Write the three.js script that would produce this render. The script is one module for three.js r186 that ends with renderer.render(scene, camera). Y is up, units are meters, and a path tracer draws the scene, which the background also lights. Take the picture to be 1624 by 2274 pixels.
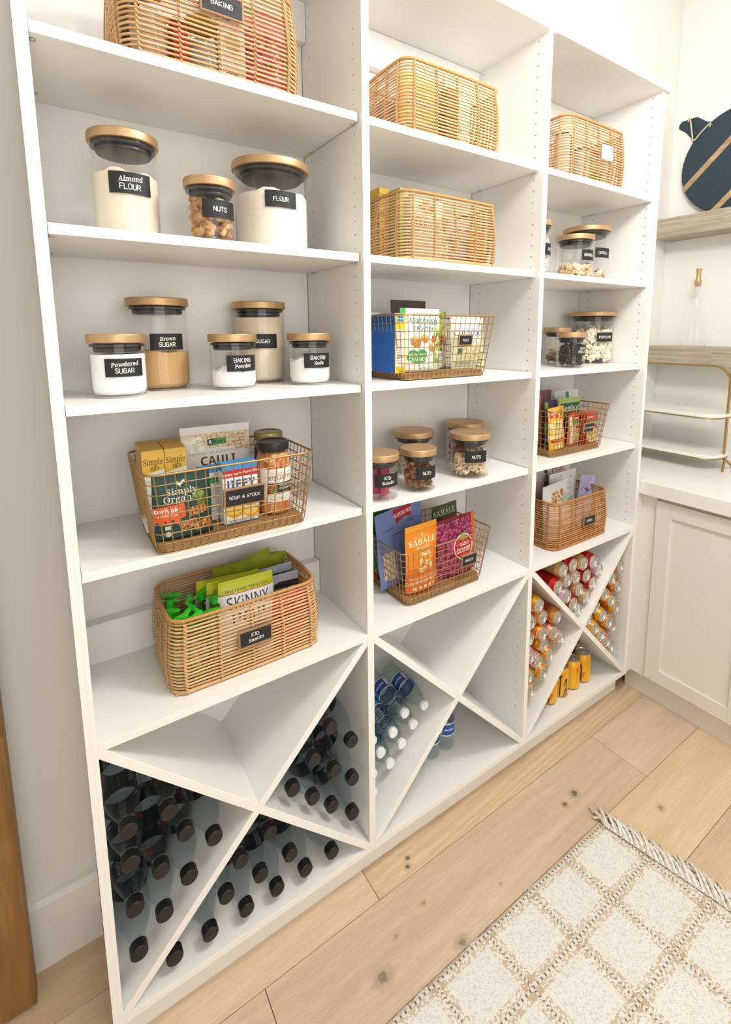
import * as THREE from 'three';
import { RoundedBoxGeometry } from 'three/addons/geometries/RoundedBoxGeometry.js';
import { mergeGeometries, mergeVertices } from 'three/addons/utils/BufferGeometryUtils.js';
import { RectAreaLightUniformsLib } from 'three/addons/lights/RectAreaLightUniformsLib.js';

// ---------------------------------------------------------------- camera, light, exposure
const scene = new THREE.Scene();
const camera = new THREE.PerspectiveCamera(92.04, 1624 / 2274, 0.02, 30);
camera.position.set(-0.6286, 1.5368, 1.0125);
camera.rotation.set(-0.14092, -0.59855, -0.00474, 'YXZ');
camera.setViewOffset(1624, 2274, -45.9, 242, 1624, 2274);
const renderer = new THREE.WebGLRenderer({ antialias: true });
renderer.toneMapping = THREE.LinearToneMapping;
renderer.toneMappingExposure = 0.46;
renderer.shadowMap.enabled = true;
scene.background = new THREE.Color(0.8, 0.9, 1.0);
RectAreaLightUniformsLib.init();
const UNSEEN_LAMP = { at: [0.46, 2.5, 0.74], cd: 9.0, color: 0xf5f5f3, size: 8 };          // unseen globe pendant, placed to throw the shelf shadows
const UNSEEN_WINDOW = { x: -0.5, y: 1.55, w: 2.0, h: 1.9, z: 2.58, power: 2.4, color: 0xf0f2f4 };   // unseen window behind the camera, placed to light the shelf fronts
const UNSEEN_CEIL = { x: 0.2, z: 1.25, w: 1.5, d: 0.9, y: 3.12, power: 6.6, color: 0xf5f5f2 };  // unseen flush ceiling panel, placed to light the shelf tops

// ---------------------------------------------------------------- helpers
const R = Math.PI / 180;
let seed = 7;
const rnd = () => { seed = (seed * 1664525 + 1013904223) >>> 0; return seed / 4294967296; };
const rr = (a, b) => a + (b - a) * rnd();
const names = {};
function numbered(n) { n = n.replace(/_\d{3}$/, ''); const k = names[n] = (names[n] ?? -1) + 1; return k ? n + '_' + String(k).padStart(3, '0') : n; }
function shade(o) { o.traverse((c) => { if (c.isMesh) { c.castShadow = true; c.receiveShadow = true; } }); return o; }
function add(o, label, category, group, kind) {
  o.name = numbered(o.name);
  if (label) o.userData.label = label;
  if (category) o.userData.category = category;
  if (group) o.userData.group = group;
  if (kind) o.userData.kind = kind;
  scene.add(o); return o;
}
function thing(name, pos, label, category, group, rotY = 0) {
  const o = new THREE.Group(); o.name = name; o.position.set(...pos); o.rotation.y = rotY;
  return add(o, label, category, group);
}
function part(name, geo, m, parent, pos, label) {
  const o = new THREE.Mesh(geo, m); o.name = name; if (pos) o.position.set(...pos);
  if (label) o.userData.label = label;
  if (parent) parent.add(o); return o;
}
function struct(name, geo, m, pos) { const o = new THREE.Mesh(geo, m); o.name = name; if (pos) o.position.set(...pos); return add(o, null, null, null, 'structure'); }
const box = (w, h, d, x = 0, y = 0, z = 0) => new THREE.BoxGeometry(w, h, d).translate(x, y, z);
const rbox = (w, h, d, r = 0.001, x = 0, y = 0, z = 0) => new RoundedBoxGeometry(w, h, d, 1, r).translate(x, y, z);
const span = (x0, x1, y0, y1, z0, z1, r = 0.0012) => rbox(x1 - x0, y1 - y0, z1 - z0, r, (x0 + x1) / 2, (y0 + y1) / 2, (z0 + z1) / 2);
const lathe = (pts, n = 40) => new THREE.LatheGeometry(pts.map((p) => new THREE.Vector2(p[0], p[1])), n);
const cyl = (r, h, n = 24, r2 = r) => new THREE.CylinderGeometry(r2, r, h, n);
const V = (x, y, z) => new THREE.Vector3(x, y, z);
const tube = (pts, r, n = 24, k = 6, closed = false, tension = 0.5) => new THREE.TubeGeometry(new THREE.CatmullRomCurve3(pts, closed, 'catmullrom', tension), n, r, k, closed);
const merge = (list) => mergeGeometries(list.map((g) => { const q = g.index ? g.toNonIndexed() : g; for (const k of Object.keys(q.attributes)) if (!['position', 'normal', 'uv'].includes(k)) q.deleteAttribute(k); return q; }));
function noise2(x, y) {      // value noise
  const h = (i, j) => { let t = Math.imul(i | 0, 374761393) + Math.imul(j | 0, 668265263) | 0; t = Math.imul(t ^ (t >>> 13), 1274126177); return ((t ^ (t >>> 16)) >>> 0) / 4294967296; };
  const i = Math.floor(x), j = Math.floor(y), u = x - i, v = y - j, a = u * u * (3 - 2 * u), b = v * v * (3 - 2 * v);
  return (h(i, j) * (1 - a) + h(i + 1, j) * a) * (1 - b) + (h(i, j + 1) * (1 - a) + h(i + 1, j + 1) * a) * b;
}
const fbm = (x, y, n = 4) => { let s = 0, a = 0.5; for (let i = 0; i < n; i++) { s += a * noise2(x, y); x = x * 2.03 + 17; y = y * 2.03 + 5; a /= 2; } return s; };
function mat(color, rough = 0.6, o = {}) { return new THREE.MeshPhysicalMaterial({ color, roughness: rough, ...o }); }
function canvasTex(w, h, draw, data = false) {
  const c = document.createElement('canvas'); c.width = w; c.height = h; const g = c.getContext('2d');
  draw(g, w, h);
  const t = new THREE.CanvasTexture(c); t.anisotropy = 4; t.wrapS = t.wrapT = THREE.RepeatWrapping;
  if (!data) t.colorSpace = THREE.SRGBColorSpace; return t;
}
function pixelTex(w, h, f, data = false) {
  const d = new Uint8Array(w * h * 4);
  for (let y = 0; y < h; y++) for (let x = 0; x < w; x++) { const c = f(x, y), k = (y * w + x) * 4; d[k] = c[0]; d[k + 1] = c[1]; d[k + 2] = c[2]; d[k + 3] = 255; }
  const t = new THREE.DataTexture(d, w, h); t.magFilter = THREE.LinearFilter; t.minFilter = THREE.LinearMipmapLinearFilter; t.generateMipmaps = true; t.wrapS = t.wrapT = THREE.RepeatWrapping;
  if (!data) t.colorSpace = THREE.SRGBColorSpace; t.needsUpdate = true; return t;
}
function txt(g, s, x, y, px, color, o = {}) {
  g.save(); g.translate(x, y); if (o.rot) g.rotate(o.rot * R); if (o.sx) g.scale(o.sx, 1);
  g.font = (o.style ?? 'bold') + ' ' + px + 'px ' + (o.font ?? 'sans-serif'); g.textAlign = o.align ?? 'center'; g.textBaseline = 'middle'; g.fillStyle = color;
  if (o.track) { let w = 0; const ws = [...s].map((c) => { const k = g.measureText(c).width + o.track; w += k; return k; }); let q = -w / 2; g.textAlign = 'left'; [...s].forEach((c, i) => { g.fillText(c, q, 0); q += ws[i]; }); } else g.fillText(s, 0, 0);
  g.restore();
}
const rect = (g, c, x, y, w, h) => { g.fillStyle = c; g.fillRect(x, y, w, h); };
function blob(g, c, x, y, rx, ry, rot = 0) { g.fillStyle = c; g.beginPath(); g.ellipse(x, y, rx, ry, rot, 0, 7); g.fill(); }
function poly(g, c, pts) { g.fillStyle = c; g.beginPath(); pts.forEach((p, i) => (i ? g.lineTo(...p) : g.moveTo(...p))); g.closePath(); g.fill(); }
function lines(g, c, x, y, w, n, gap, th = 2) { for (let i = 0; i < n; i++) rect(g, c, x, y + i * gap, w * rr(0.55, 1), th); }   // tiny unreadable print

// hand lettering: single strokes on a 4 x 6 grid
const STROKES = { A: '002640 1232', B: '00063645443303 3342413000', C: '4536160501103041', D: '00062644422000', E: '46060040 0333', F: '460600 0333', G: '45361605011030414323', I: '2620', K: '0006 460340', L: '060040', M: '0006234640', N: '00064046', O: '160501103041453616', P: '00063645443303', R: '00063645443303 2340', S: '453616050413334241301001', T: '0646 2620', U: '060110304146', Y: '062346 2320', '&': '4014152635340201102042', W: '0610233046', H: '0006 4046 0343' };
function hand(g, s, cx, cy, h, color = '#f4f2ec', lw = h * 0.15) {
  const adv = h * 0.82, w = [...s].reduce((a, c) => a + (c === ' ' ? adv * 0.6 : c === 'I' ? adv * 0.62 : adv), 0);
  let x = cx - w / 2; g.strokeStyle = color; g.lineWidth = lw; g.lineCap = g.lineJoin = 'round';
  for (const c of s) {
    if (c === ' ') { x += adv * 0.6; continue; }
    const dy = rr(-0.04, 0.04) * h, k = c === 'I' ? -h * 0.14 : 0;
    for (const line of STROKES[c].split(' ')) { g.beginPath(); for (let i = 0; i < line.length; i += 2) { const px = x + k + (+line[i] / 4) * h * 0.6 + rr(-0.02, 0.02) * h, py = cy + h / 2 - (+line[i + 1] / 6) * h + dy; i ? g.lineTo(px, py) : g.moveTo(px, py); } g.stroke(); }
    x += c === 'I' ? adv * 0.62 : adv;
  }
}
const script = (g, s, x, y, px, c = '#f4f2ec') => txt(g, s, x, y, px, c, { font: 'serif', style: 'italic bold', sx: 0.86, rot: -3 });

// ---------------------------------------------------------------- materials
const M = {
  melamine: mat(0xf3f1ec, 0.38), paint: mat(0xeeece6, 0.9), paintTrim: mat(0xf0eee9, 0.5), cabinet: mat(0xe9e3da, 0.45),
  gold: mat(0xc9a67c, 0.42, { metalness: 0.65 }), brass: mat(0xb79a5e, 0.32, { metalness: 0.9 }), steel: mat(0xc9c8c4, 0.3, { metalness: 1 }), aluminium: mat(0xd6d4cf, 0.24, { metalness: 1 }),
  glass: mat(0xffffff, 0.02, { transmission: 1, thickness: 0, ior: 1.5, side: THREE.DoubleSide }),
  plug: mat(0x1b1c1e, 0.3), clearRing: mat(0xd8dcde, 0.15, { transmission: 0.5, thickness: 0 }),
  black: mat(0x17181a, 0.5), capBlack: mat(0x141415, 0.42), hole: mat(0x120e0b, 0.95),
  wire: mat(0xb3925f, 0.42, { metalness: 0.75 }), trayWood: mat(0xb98a5c, 0.6), plateWood: mat(0xa07a50, 0.6),
  marble: mat(0xf2f0ec, 0.25), quartz: mat(0xf0ede6, 0.22),
};
// grain shared by shelves, door and trays
const grainTex = pixelTex(512, 256, (x, y) => { const v = fbm(x / 190, y / 5, 4) * 0.6 + fbm(x / 40, y / 2.2, 2) * 0.4, k = 205 + (v - 0.45) * 120; return [k, k * 0.985, k * 0.965]; });
const grain = (color, rough, rx = 1, ry = 1, rot = 0) => { const t = grainTex.clone(); t.repeat.set(rx, ry); t.rotation = rot; t.needsUpdate = true; return mat(color, rough, { map: t }); };
M.paleOak = grain(0xd8cbb8, 0.6, 1, 1);
M.doorOak = grain(0xb08248, 0.5, 3, 1, Math.PI / 2);

// ---------------------------------------------------------------- the room
const XR = 1.972, ZB = -0.31, XL = -2.3, ZF = 2.62, YC = 3.16;
{
  // walls of real thickness; the front wall has the opening of the unseen window
  struct('wall_back', span(XL - 0.12, XR + 0.12, -0.05, YC, ZB - 0.12, ZB), M.paint);
  struct('wall_right', span(XR, XR + 0.12, -0.05, YC, ZB, ZF + 0.12), M.paint);
  struct('wall_left', span(XL - 0.12, XL, -0.05, YC, ZB, ZF + 0.12), M.paint);
  const { x, y, w, h } = UNSEEN_WINDOW, z0 = ZF, z1 = ZF + 0.12;
  struct('wall_front', merge([span(XL, x - w / 2, -0.05, YC, z0, z1), span(x + w / 2, XR, -0.05, YC, z0, z1), span(x - w / 2, x + w / 2, -0.05, y - h / 2, z0, z1), span(x - w / 2, x + w / 2, y + h / 2, YC, z0, z1)]), M.paint);
  struct('ceiling', span(XL - 0.12, XR + 0.12, YC, YC + 0.1, ZB - 0.12, ZF + 0.12), M.paint);
  // unseen window, out of view: frame, bars and four glowing panes
  const win = new THREE.Group(); win.name = 'unseen_window_1'; win.position.set(x, y, ZF); add(win, null, null, null, 'structure');
  const f = 0.05;
  part('unseen_window_frame', merge([box(w, f, 0.1, 0, h / 2 - f / 2, 0.05), box(w, f, 0.1, 0, -h / 2 + f / 2, 0.05), box(f, h - 2 * f, 0.1, -w / 2 + f / 2, 0, 0.05), box(f, h - 2 * f, 0.1, w / 2 - f / 2, 0, 0.05), box(0.03, h - 2 * f, 0.06, 0, 0, 0.05), box(w / 2 - f - 0.015, 0.03, 0.06, -w / 4 + f / 2 - 0.0075, 0, 0.05), box(w / 2 - f - 0.015, 0.03, 0.06, w / 4 - f / 2 + 0.0075, 0, 0.05)]), M.paintTrim, win);
  const paneM = mat(0xffffff, 0.2, { emissive: UNSEEN_WINDOW.color, emissiveIntensity: 2.0 });
  const pw = w / 2 - f - 0.015, ph = h / 2 - f - 0.015;
  for (const sx of [-1, 1]) for (const sy of [-1, 1]) part('unseen_window_pane', box(pw, ph, 0.006), paneM, win, [sx * (pw / 2 + 0.015), sy * (ph / 2 + 0.015), 0.06]);
  const day = new THREE.RectAreaLight(UNSEEN_WINDOW.color, UNSEEN_WINDOW.power, w - 0.1, h - 0.1); day.position.set(x, y, UNSEEN_WINDOW.z); day.lookAt(x, y, 0); scene.add(day);
  // unseen ceiling light: frame and diffuser with an area light just below
  const c = thing('unseen_ceiling_light', [UNSEEN_CEIL.x, YC, UNSEEN_CEIL.z], 'unseen wide flat white panel light on the pantry ceiling, lighting the shelf tops', 'light');
  part('light_frame', merge([box(UNSEEN_CEIL.w + 0.04, 0.03, 0.02, 0, -0.015, UNSEEN_CEIL.d / 2 + 0.01), box(UNSEEN_CEIL.w + 0.04, 0.03, 0.02, 0, -0.015, -UNSEEN_CEIL.d / 2 - 0.01), box(0.02, 0.03, UNSEEN_CEIL.d, UNSEEN_CEIL.w / 2 + 0.01, -0.015, 0), box(0.02, 0.03, UNSEEN_CEIL.d, -UNSEEN_CEIL.w / 2 - 0.01, -0.015, 0)]), M.paintTrim, c);
  part('light_diffuser', box(UNSEEN_CEIL.w, 0.012, UNSEEN_CEIL.d, 0, -0.018, 0), mat(0xffffff, 0.6, { emissive: UNSEEN_CEIL.color, emissiveIntensity: 1.5 }), c);
  const cl = new THREE.RectAreaLight(UNSEEN_CEIL.color, UNSEEN_CEIL.power, UNSEEN_CEIL.w, UNSEEN_CEIL.d); cl.position.set(UNSEEN_CEIL.x, UNSEEN_CEIL.y, UNSEEN_CEIL.z); cl.lookAt(UNSEEN_CEIL.x, 0, UNSEEN_CEIL.z + 0.0001); scene.add(cl);
  // unseen pendant globe, out of view, lights the shelves from above
  const p = thing('unseen_pendant_lamp', UNSEEN_LAMP.at, 'unseen white glass globe pendant hanging in front of the shelves', 'lamp');
  part('globe', new THREE.SphereGeometry(0.1, 32, 20), mat(0xffffff, 0.5, { emissive: UNSEEN_LAMP.color, emissiveIntensity: 3 }), p);
  part('cord', cyl(0.004, YC - UNSEEN_LAMP.at[1] - 0.13, 8), M.brass, p, [0, (YC - UNSEEN_LAMP.at[1] - 0.13) / 2 + 0.13, 0]);
  part('cap', cyl(0.03, 0.04, 20), M.brass, p, [0, 0.115, 0]);
  const pl = new THREE.PointLight(UNSEEN_LAMP.color, UNSEEN_LAMP.cd); pl.position.set(...UNSEEN_LAMP.at); pl.castShadow = true; pl.shadow.radius = UNSEEN_LAMP.size; scene.add(pl);
}
// baseboard on the wall beside the shelving
struct('baseboard_left', (() => { const s = new THREE.Shape([[0, 0], [0.02, 0], [0.02, 0.172], [0.014, 0.186], [0, 0.19]].map((p) => new THREE.Vector2(...p))); const g = new THREE.ExtrudeGeometry(s, { depth: 1.66, bevelEnabled: false }); g.rotateY(-Math.PI / 2); return g.translate(0, 0, 0); })(), M.paintTrim, [-0.6335, 0, ZB]);
{ // opened oak door standing parallel to the wall beside the shelves
  const d = new THREE.Group(); d.name = 'door_1'; d.position.set(-0.772, 0.012, -0.235); add(d, null, null, null, 'structure');
  part('door_panel', span(-0.86, 0, 0, 2.06, -0.02, 0.02, 0.002), M.doorOak, d);
  const s = thing('door_stop', [-0.79, 0.1, ZB + 0.0205], 'small black rubber door stop on the white baseboard', 'door stop');
  part('stem', cyl(0.006, 0.012, 14).rotateX(Math.PI / 2), M.steel, s, [0, 0, 0.006]);
  part('bumper', lathe([[0, 0.024], [0.008, 0.024], [0.0145, 0.018], [0.0145, 0.003], [0.012, 0], [0, 0]], 24).rotateX(Math.PI / 2), M.black, s, [0, 0, 0.009]);
}
// ---------------------------------------------------------------- oak plank floor
{
  const X0 = -0.9, X1 = 1.6, Z0 = -0.1625, Z1 = 0.9, W = 2000, H = 850;      // one texture, laid out in metres
  const knots = [[0.711, 0.158, 0.011, 0.8], [0.652, 0.164, 0.007, 0.9], [0.126, 0.005, 0.006, 0.85], [0.112, 0.025, 0.006, 0.85], [-0.086, 0.191, 0.016, 0.5], [0.092, 0.123, 0.006, 0.4], [0.118, 0.247, 0.012, 0.5], [-0.013, 0.143, 0.006, 0.35], [0.3, 0.21, 0.004, 0.4], [0.9, 0.35, 0.01, 0.5], [-0.5, 0.3, 0.014, 0.5], [-0.3, 0.4, 0.01, 0.5]];
  const tone = { '-1': [0, 0, 0], 0: [-6, -4, 2], 1: [4, 2, -2], 2: [-2, -2, 0], 3: [3, 3, 2] };
  const floorTex = pixelTex(W, H, (px, py) => {
    const x = X0 + (px / W) * (X1 - X0), z = Z0 + (py / H) * (Z1 - Z0), row = Math.floor((z - 0.05) / 0.2125), zc = z - (0.05 + (row + 0.5) * 0.2125);
    let dz = 0, dark = 0;
    for (const [kx, kz, kr, ks] of knots) { const dx = x - kx, d2 = z - kz, d = Math.hypot(dx * 0.6, d2); if (d < kr * 5) { dz += Math.sign(d2 || 1) * kr * 1.1 * Math.exp(-((d / (kr * 2.2)) ** 2)); const e = Math.hypot(dx * 0.8, d2) + (fbm(x * 160, z * 160, 2) - 0.45) * kr * 0.9; dark = Math.max(dark, ks * (e < kr * 0.55 ? 1 : Math.max(0, 0.45 * (1 - (e - kr * 0.55) / (kr * 1.3))))); } }
    const joint = row === -1 ? (x > -0.002 ? 1 : 0) : row === 0 ? (x > 0.977 ? 2 : x > -0.328 ? 1 : 0) : 0;
    const o = row * 37.7 + joint * 11.3, zz = z - dz;
    const arch = row === -1 && joint === 1 ? 1 : row === 0 && joint === 1 ? 0.35 : 0.2;         // cathedral figure
    const ring = Math.sin((zc * zc * 900 + (x + o) * (row === -1 ? 9 : 3) + fbm(x * 3 + o, zz * 26, 3) * 5) * 2.2);
    const fine = fbm(x * 26 + o, zz * 420, 3) - 0.45, mid = fbm(x * 2.6 + o, zz * 34 + o, 4) - 0.45, pore = noise2(x * 90 + o, zz * 1500) > 0.8 ? -6 : 0;
    const t = tone[row] ?? [0, 0, 0], k = fine * 17 + mid * 26 + ring * 5.5 * arch + pore + (joint === 1 ? 0 : 5);
    let c = [214 + k + t[0], 188 + k * 1.05 + t[1], 155 + k * 1.12 + t[2]];
    if (dark) c = c.map((v, i) => v * (1 - dark) + [92, 80, 74][i] * dark);
    return c.map((v) => Math.max(0, Math.min(255, v)));
  });
  const bump = pixelTex(512, 512, (x, y) => { const v = 128 + (fbm(x / 60, y / 2.5, 3) - 0.45) * 200; return [v, v, v]; }, true); bump.repeat.set(3, 6);
  const oak = [0, 1, 2].map((k) => mat([0xffffff, 0xfbf8f4, 0xfffdfa][k], 0.5, { map: floorTex, bumpMap: bump, bumpScale: 0.0004, specularIntensity: 0.7 }));
  const floor = new THREE.Group(); floor.name = 'floor'; add(floor, null, null, null, 'structure');
  part('subfloor', span(XL - 0.12, XR + 0.12, -0.06, -0.012, ZB - 0.12, ZF + 0.12), mat(0x5a4028, 0.9), floor);
  const joints = { '-2': [-0.9, 0.62], '-1': [-0.002, 1.4], 0: [-0.328, 0.977], 1: [0.55, 1.75], 2: [-0.1, 1.2] };
  for (let row = -2; row < 12; row++) {
    const za = Math.max(ZB, 0.05 + row * 0.2125), zb = Math.min(ZF, za === ZB ? -0.1625 : 0.05 + (row + 1) * 0.2125); if (zb - za < 0.01) continue;
    const cuts = [XL, ...(joints[row] ?? [-1.2 + ((row * 0.53) % 1), 0.2 + ((row * 0.53) % 1)]), XR];
    if (row <= 2 && row !== -2) cuts.splice(1, 0, -1.5 - row * 0.1);
    for (let i = 0; i + 1 < cuts.length; i++) {
      const x0 = cuts[i] + 0.0007, x1 = cuts[i + 1] - 0.0007, g = span(x0, x1, -0.012, 0, za + 0.0006, zb - 0.0006, 0.0012), p = g.attributes.position, u = g.attributes.uv;
      for (let k = 0; k < p.count; k++) u.setXY(k, (p.getX(k) - X0) / (X1 - X0), (p.getZ(k) - Z0) / (Z1 - Z0));
      part('plank', g, oak[(i + row + 12) % 3], floor);
    }
  }
}
// ---------------------------------------------------------------- shelving unit
const T = 0.0195, ST = 0.0185, PITCH = 0.6325, ZBACK = -0.303, TOP = 2.3876, BASE = 0.117;
const PX = [-0.6315, 0, 0.6325, 1.2705];                                   // left faces of the four uprights
const SY = [2.0315, 1.7225, 1.4115, 1.0985, 0.758];                        // shelf tops
const REC = 0.014;
{
  const u = thing('shelving_unit', [0, 0, 0], 'tall white built-in pantry shelving with three bays and X-shaped bins below', 'shelving');
  // upright with two rows of real peg holes drilled in its left face
  const holed = () => {
    const s = new THREE.Shape([[ZBACK, 0.0985], [0, 0.0985], [0, TOP], [ZBACK, TOP]].map((p) => new THREE.Vector2(...p)));
    for (const z of [-0.0367, -0.258]) for (let i = 0; i <= 70; i++) { const h = new THREE.Path(); h.absarc(z, 2.38 - 0.032 * i - 0.004, 0.0025, 0, Math.PI * 2); h.curves.length && s.holes.push(h); }
    const g = new THREE.ExtrudeGeometry(s, { depth: 0.011, bevelEnabled: false, curveSegments: 5 });
    g.rotateY(-Math.PI / 2);      // z of the shape becomes the world's z, extrusion runs towards -x
    return g.translate(0.011, 0, 0);
  };
  const hg = holed();
  PX.forEach((x, i) => {
    const p = part('side_panel', span(x + 0.011, x + T, 0.0985, TOP, ZBACK, 0, 0.0004), M.melamine, u);
    if (i) part('panel_face', hg, M.melamine, p, [x, 0, 0]); else part('panel_face', span(x, x + 0.011, 0.0985, TOP, ZBACK, 0, 0.0004), M.melamine, p);
    if (i) for (const z of [-0.0367, -0.258]) part('hole_shade_strip', box(0.0006, TOP - 0.15, 0.007), M.hole, p, [x + 0.0109, 1.27, z]);  // near-black strip behind the holes: their shade put into the colour
  });
  part('top_board', span(PX[0] - 0.012, PX[3] + T + 0.012, TOP, TOP + 0.0225, ZBACK, 0.011, 0.001), M.melamine, u);
  part('toe_kick', span(PX[0] + 0.002, PX[3] + T - 0.002, 0, 0.0985, -0.06, -0.042, 0.0006), M.melamine, u);
  for (let c = 0; c < 3; c++) {
    const a = PX[c] + T, b = PX[c + 1];
    part('back_panel', span(a, b - 0.0015, BASE, TOP, ZBACK - 0.006, ZBACK, 0.0003), M.melamine, u);
    part('cleat', span(a + 0.0005, b - 0.001, 2.292, TOP - 0.0006, ZBACK, -0.275, 0.0008), M.melamine, u);
    part('cleat', span(a + 0.0005, b - 0.001, SY[4], 0.856, ZBACK, -0.271, 0.0008), M.melamine, u);
    part('bottom_shelf', span(a, b, BASE - ST, BASE, ZBACK, 0, 0.0006), M.melamine, u);
    part('fixed_shelf', span(a, b, SY[4] - ST, SY[4], ZBACK, 0, 0.0006), M.melamine, u);
    for (let k = 0; k < 4; k++) {
      const s = part('shelf', span(a + 0.0012, b - 0.003, SY[k] - ST, SY[k], ZBACK + 0.001, -REC, 0.0008), M.melamine, u);
      for (const x of [a + 0.0055, b - 0.0055]) for (const z of [-0.0367, -0.258]) part('shelf_pin', lathe([[0, -0.0036], [0.003, -0.0034], [0.0046, -0.0018], [0.0048, 0], [0, 0]], 14), M.steel, s, [x, SY[k] - ST, z]);
    }
    // crossing boards of the X: one through, two halves
    const x0 = a, x1 = b, y0 = BASE, y1 = SY[4] - ST, L = Math.hypot(x1 - x0, y1 - y0), dx = (x1 - x0) / L, dy = (y1 - y0) / L, t = 0.0185, cx = (x0 + x1) / 2, cy = (y0 + y1) / 2, sx = t / 2 / dy, sy = t / 2 / dx;
    const slab = (pts) => { const g = new THREE.ExtrudeGeometry(new THREE.Shape(pts.map((p) => new THREE.Vector2(...p))), { depth: -ZBACK - 0.0012, bevelEnabled: true, bevelSize: 0.0006, bevelThickness: 0.0006, bevelOffset: -0.0006, bevelSegments: 1 }); return g.translate(0, 0, ZBACK + 0.0006); };
    part('diagonal_panel', slab([[x0, y1], [x0, y1 - sy], [x1 - sx, y0], [x1, y0], [x1, y0 + sy], [x0 + sx, y1]]), M.melamine, u);
    const q = t * (dx * dx - dy * dy) / (2 * dx * dy);
    // the two halves meet the through board on its faces
    const n = [dy, dx], cut = (px, py, dirx, diry, off) => { const d = ((off - ((px - cx) * n[0] + (py - cy) * n[1])) / (dirx * n[0] + diry * n[1])); return [px + dirx * d, py + diry * d]; };
    part('diagonal_panel', slab([[x0, y0], [x0 + sx, y0], cut(x0 + sx, y0, dx, dy, -t / 2), cut(x0, y0 + sy, dx, dy, -t / 2), [x0, y0 + sy]]), M.melamine, u);
    part('diagonal_panel', slab([[x1, y1], [x1 - sx, y1], cut(x1 - sx, y1, -dx, -dy, t / 2), cut(x1, y1 - sy, -dx, -dy, t / 2), [x1, y1 - sy]]), M.melamine, u);
  }
}
// ---------------------------------------------------------------- right-hand cabinets, worktop, floating shelves
{
  const cab = thing('base_cabinet', [0, 0, 0], 'long white shaker base cabinet along the wall under the stone worktop', 'cabinet');
  const F = 1.34, ze = 2.2;
  part('carcass', span(F, XR, 0.1, 0.892, ZB, ze), M.cabinet, cab);
  part('toe_kick', span(1.361, 1.375, 0, 0.1, -0.042, ze, 0.0006), M.cabinet, cab);
  part('filler', merge([span(1.2906, F, 0.1, 0.8915, -0.012, -0.003, 0.0006), span(1.331, F, 0.1, 0.8915, -0.003, 0.056, 0.0006)]), M.cabinet, cab);
  for (let k = 0; k < 4; k++) {      // shaker doors: stiles, rails and a sunk panel with a small bevel
    const z0 = 0.059 + k * 0.368, z1 = z0 + 0.364, y0 = 0.11, y1 = 0.8735, x0 = 1.32, x1 = F, s = 0.058;
    const d = part('door', span(x0 + 0.009, x1, y0 + s * 0.9, y1 - s * 0.9, z0 + s * 0.9, z1 - s * 0.9, 0.0004), M.cabinet, cab);
    for (const [a, b, c, e] of [[y0, y1, z0, z0 + s], [y0, y1, z1 - s, z1]]) part('stile', span(x0, x1, a, b, c, e, 0.0014), M.cabinet, d);
    for (const [a, b] of [[y0, y0 + s], [y1 - s, y1]]) part('rail', span(x0, x1, a, b, z0 + s, z1 - s, 0.0014), M.cabinet, d);
  }
  const stone = canvasTex(1024, 1024, (g, w, h) => { rect(g, '#efece6', 0, 0, w, h); for (let i = 0; i < 26; i++) { g.strokeStyle = `rgba(150,142,130,${rr(0.05, 0.2)})`; g.lineWidth = rr(0.8, 3); let x = rr(0, w), y = rr(0, h), a = rr(0, 6.3); g.beginPath(); g.moveTo(x, y); for (let k = 0; k < 26; k++) { a += rr(-0.5, 0.5); x += Math.cos(a) * 14; y += Math.sin(a) * 14; g.lineTo(x, y); } g.stroke(); } });
  M.quartz = mat(0xffffff, 0.22, { map: stone }); M.marble = mat(0xffffff, 0.28, { map: stone });
  const top = part('countertop', span(1.297, XR, 0.892, 0.9455, 0.0015, ze, 0.002), M.quartz);
  top.geometry = merge([top.geometry, span(1.2925, XR, 0.892, 0.9455, ZB, 0.0015, 0.0008)]);
  add(top, 'pale veined stone worktop with a thick square front edge', 'countertop');
  for (const [y0, y1, name] of [[1.976, 2.063, 'upper'], [1.382, 1.4675, 'lower']]) {
    const s = part('floating_shelf', span(1.824, XR, y0, y1, name === 'upper' ? -0.285 : ZB, 1.9, 0.0015), M.paleOak);
    const p = s.geometry.attributes.position, u = s.geometry.attributes.uv;
    for (let k = 0; k < p.count; k++) u.setXY(k, p.getZ(k) * 1.2, (p.getY(k) + p.getX(k)) * 3.2);
    add(s, name === 'upper' ? 'thick bleached oak floating shelf carrying the round black board' : 'thick bleached oak floating shelf carrying the glass decanter', 'shelf');
  }
}
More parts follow.
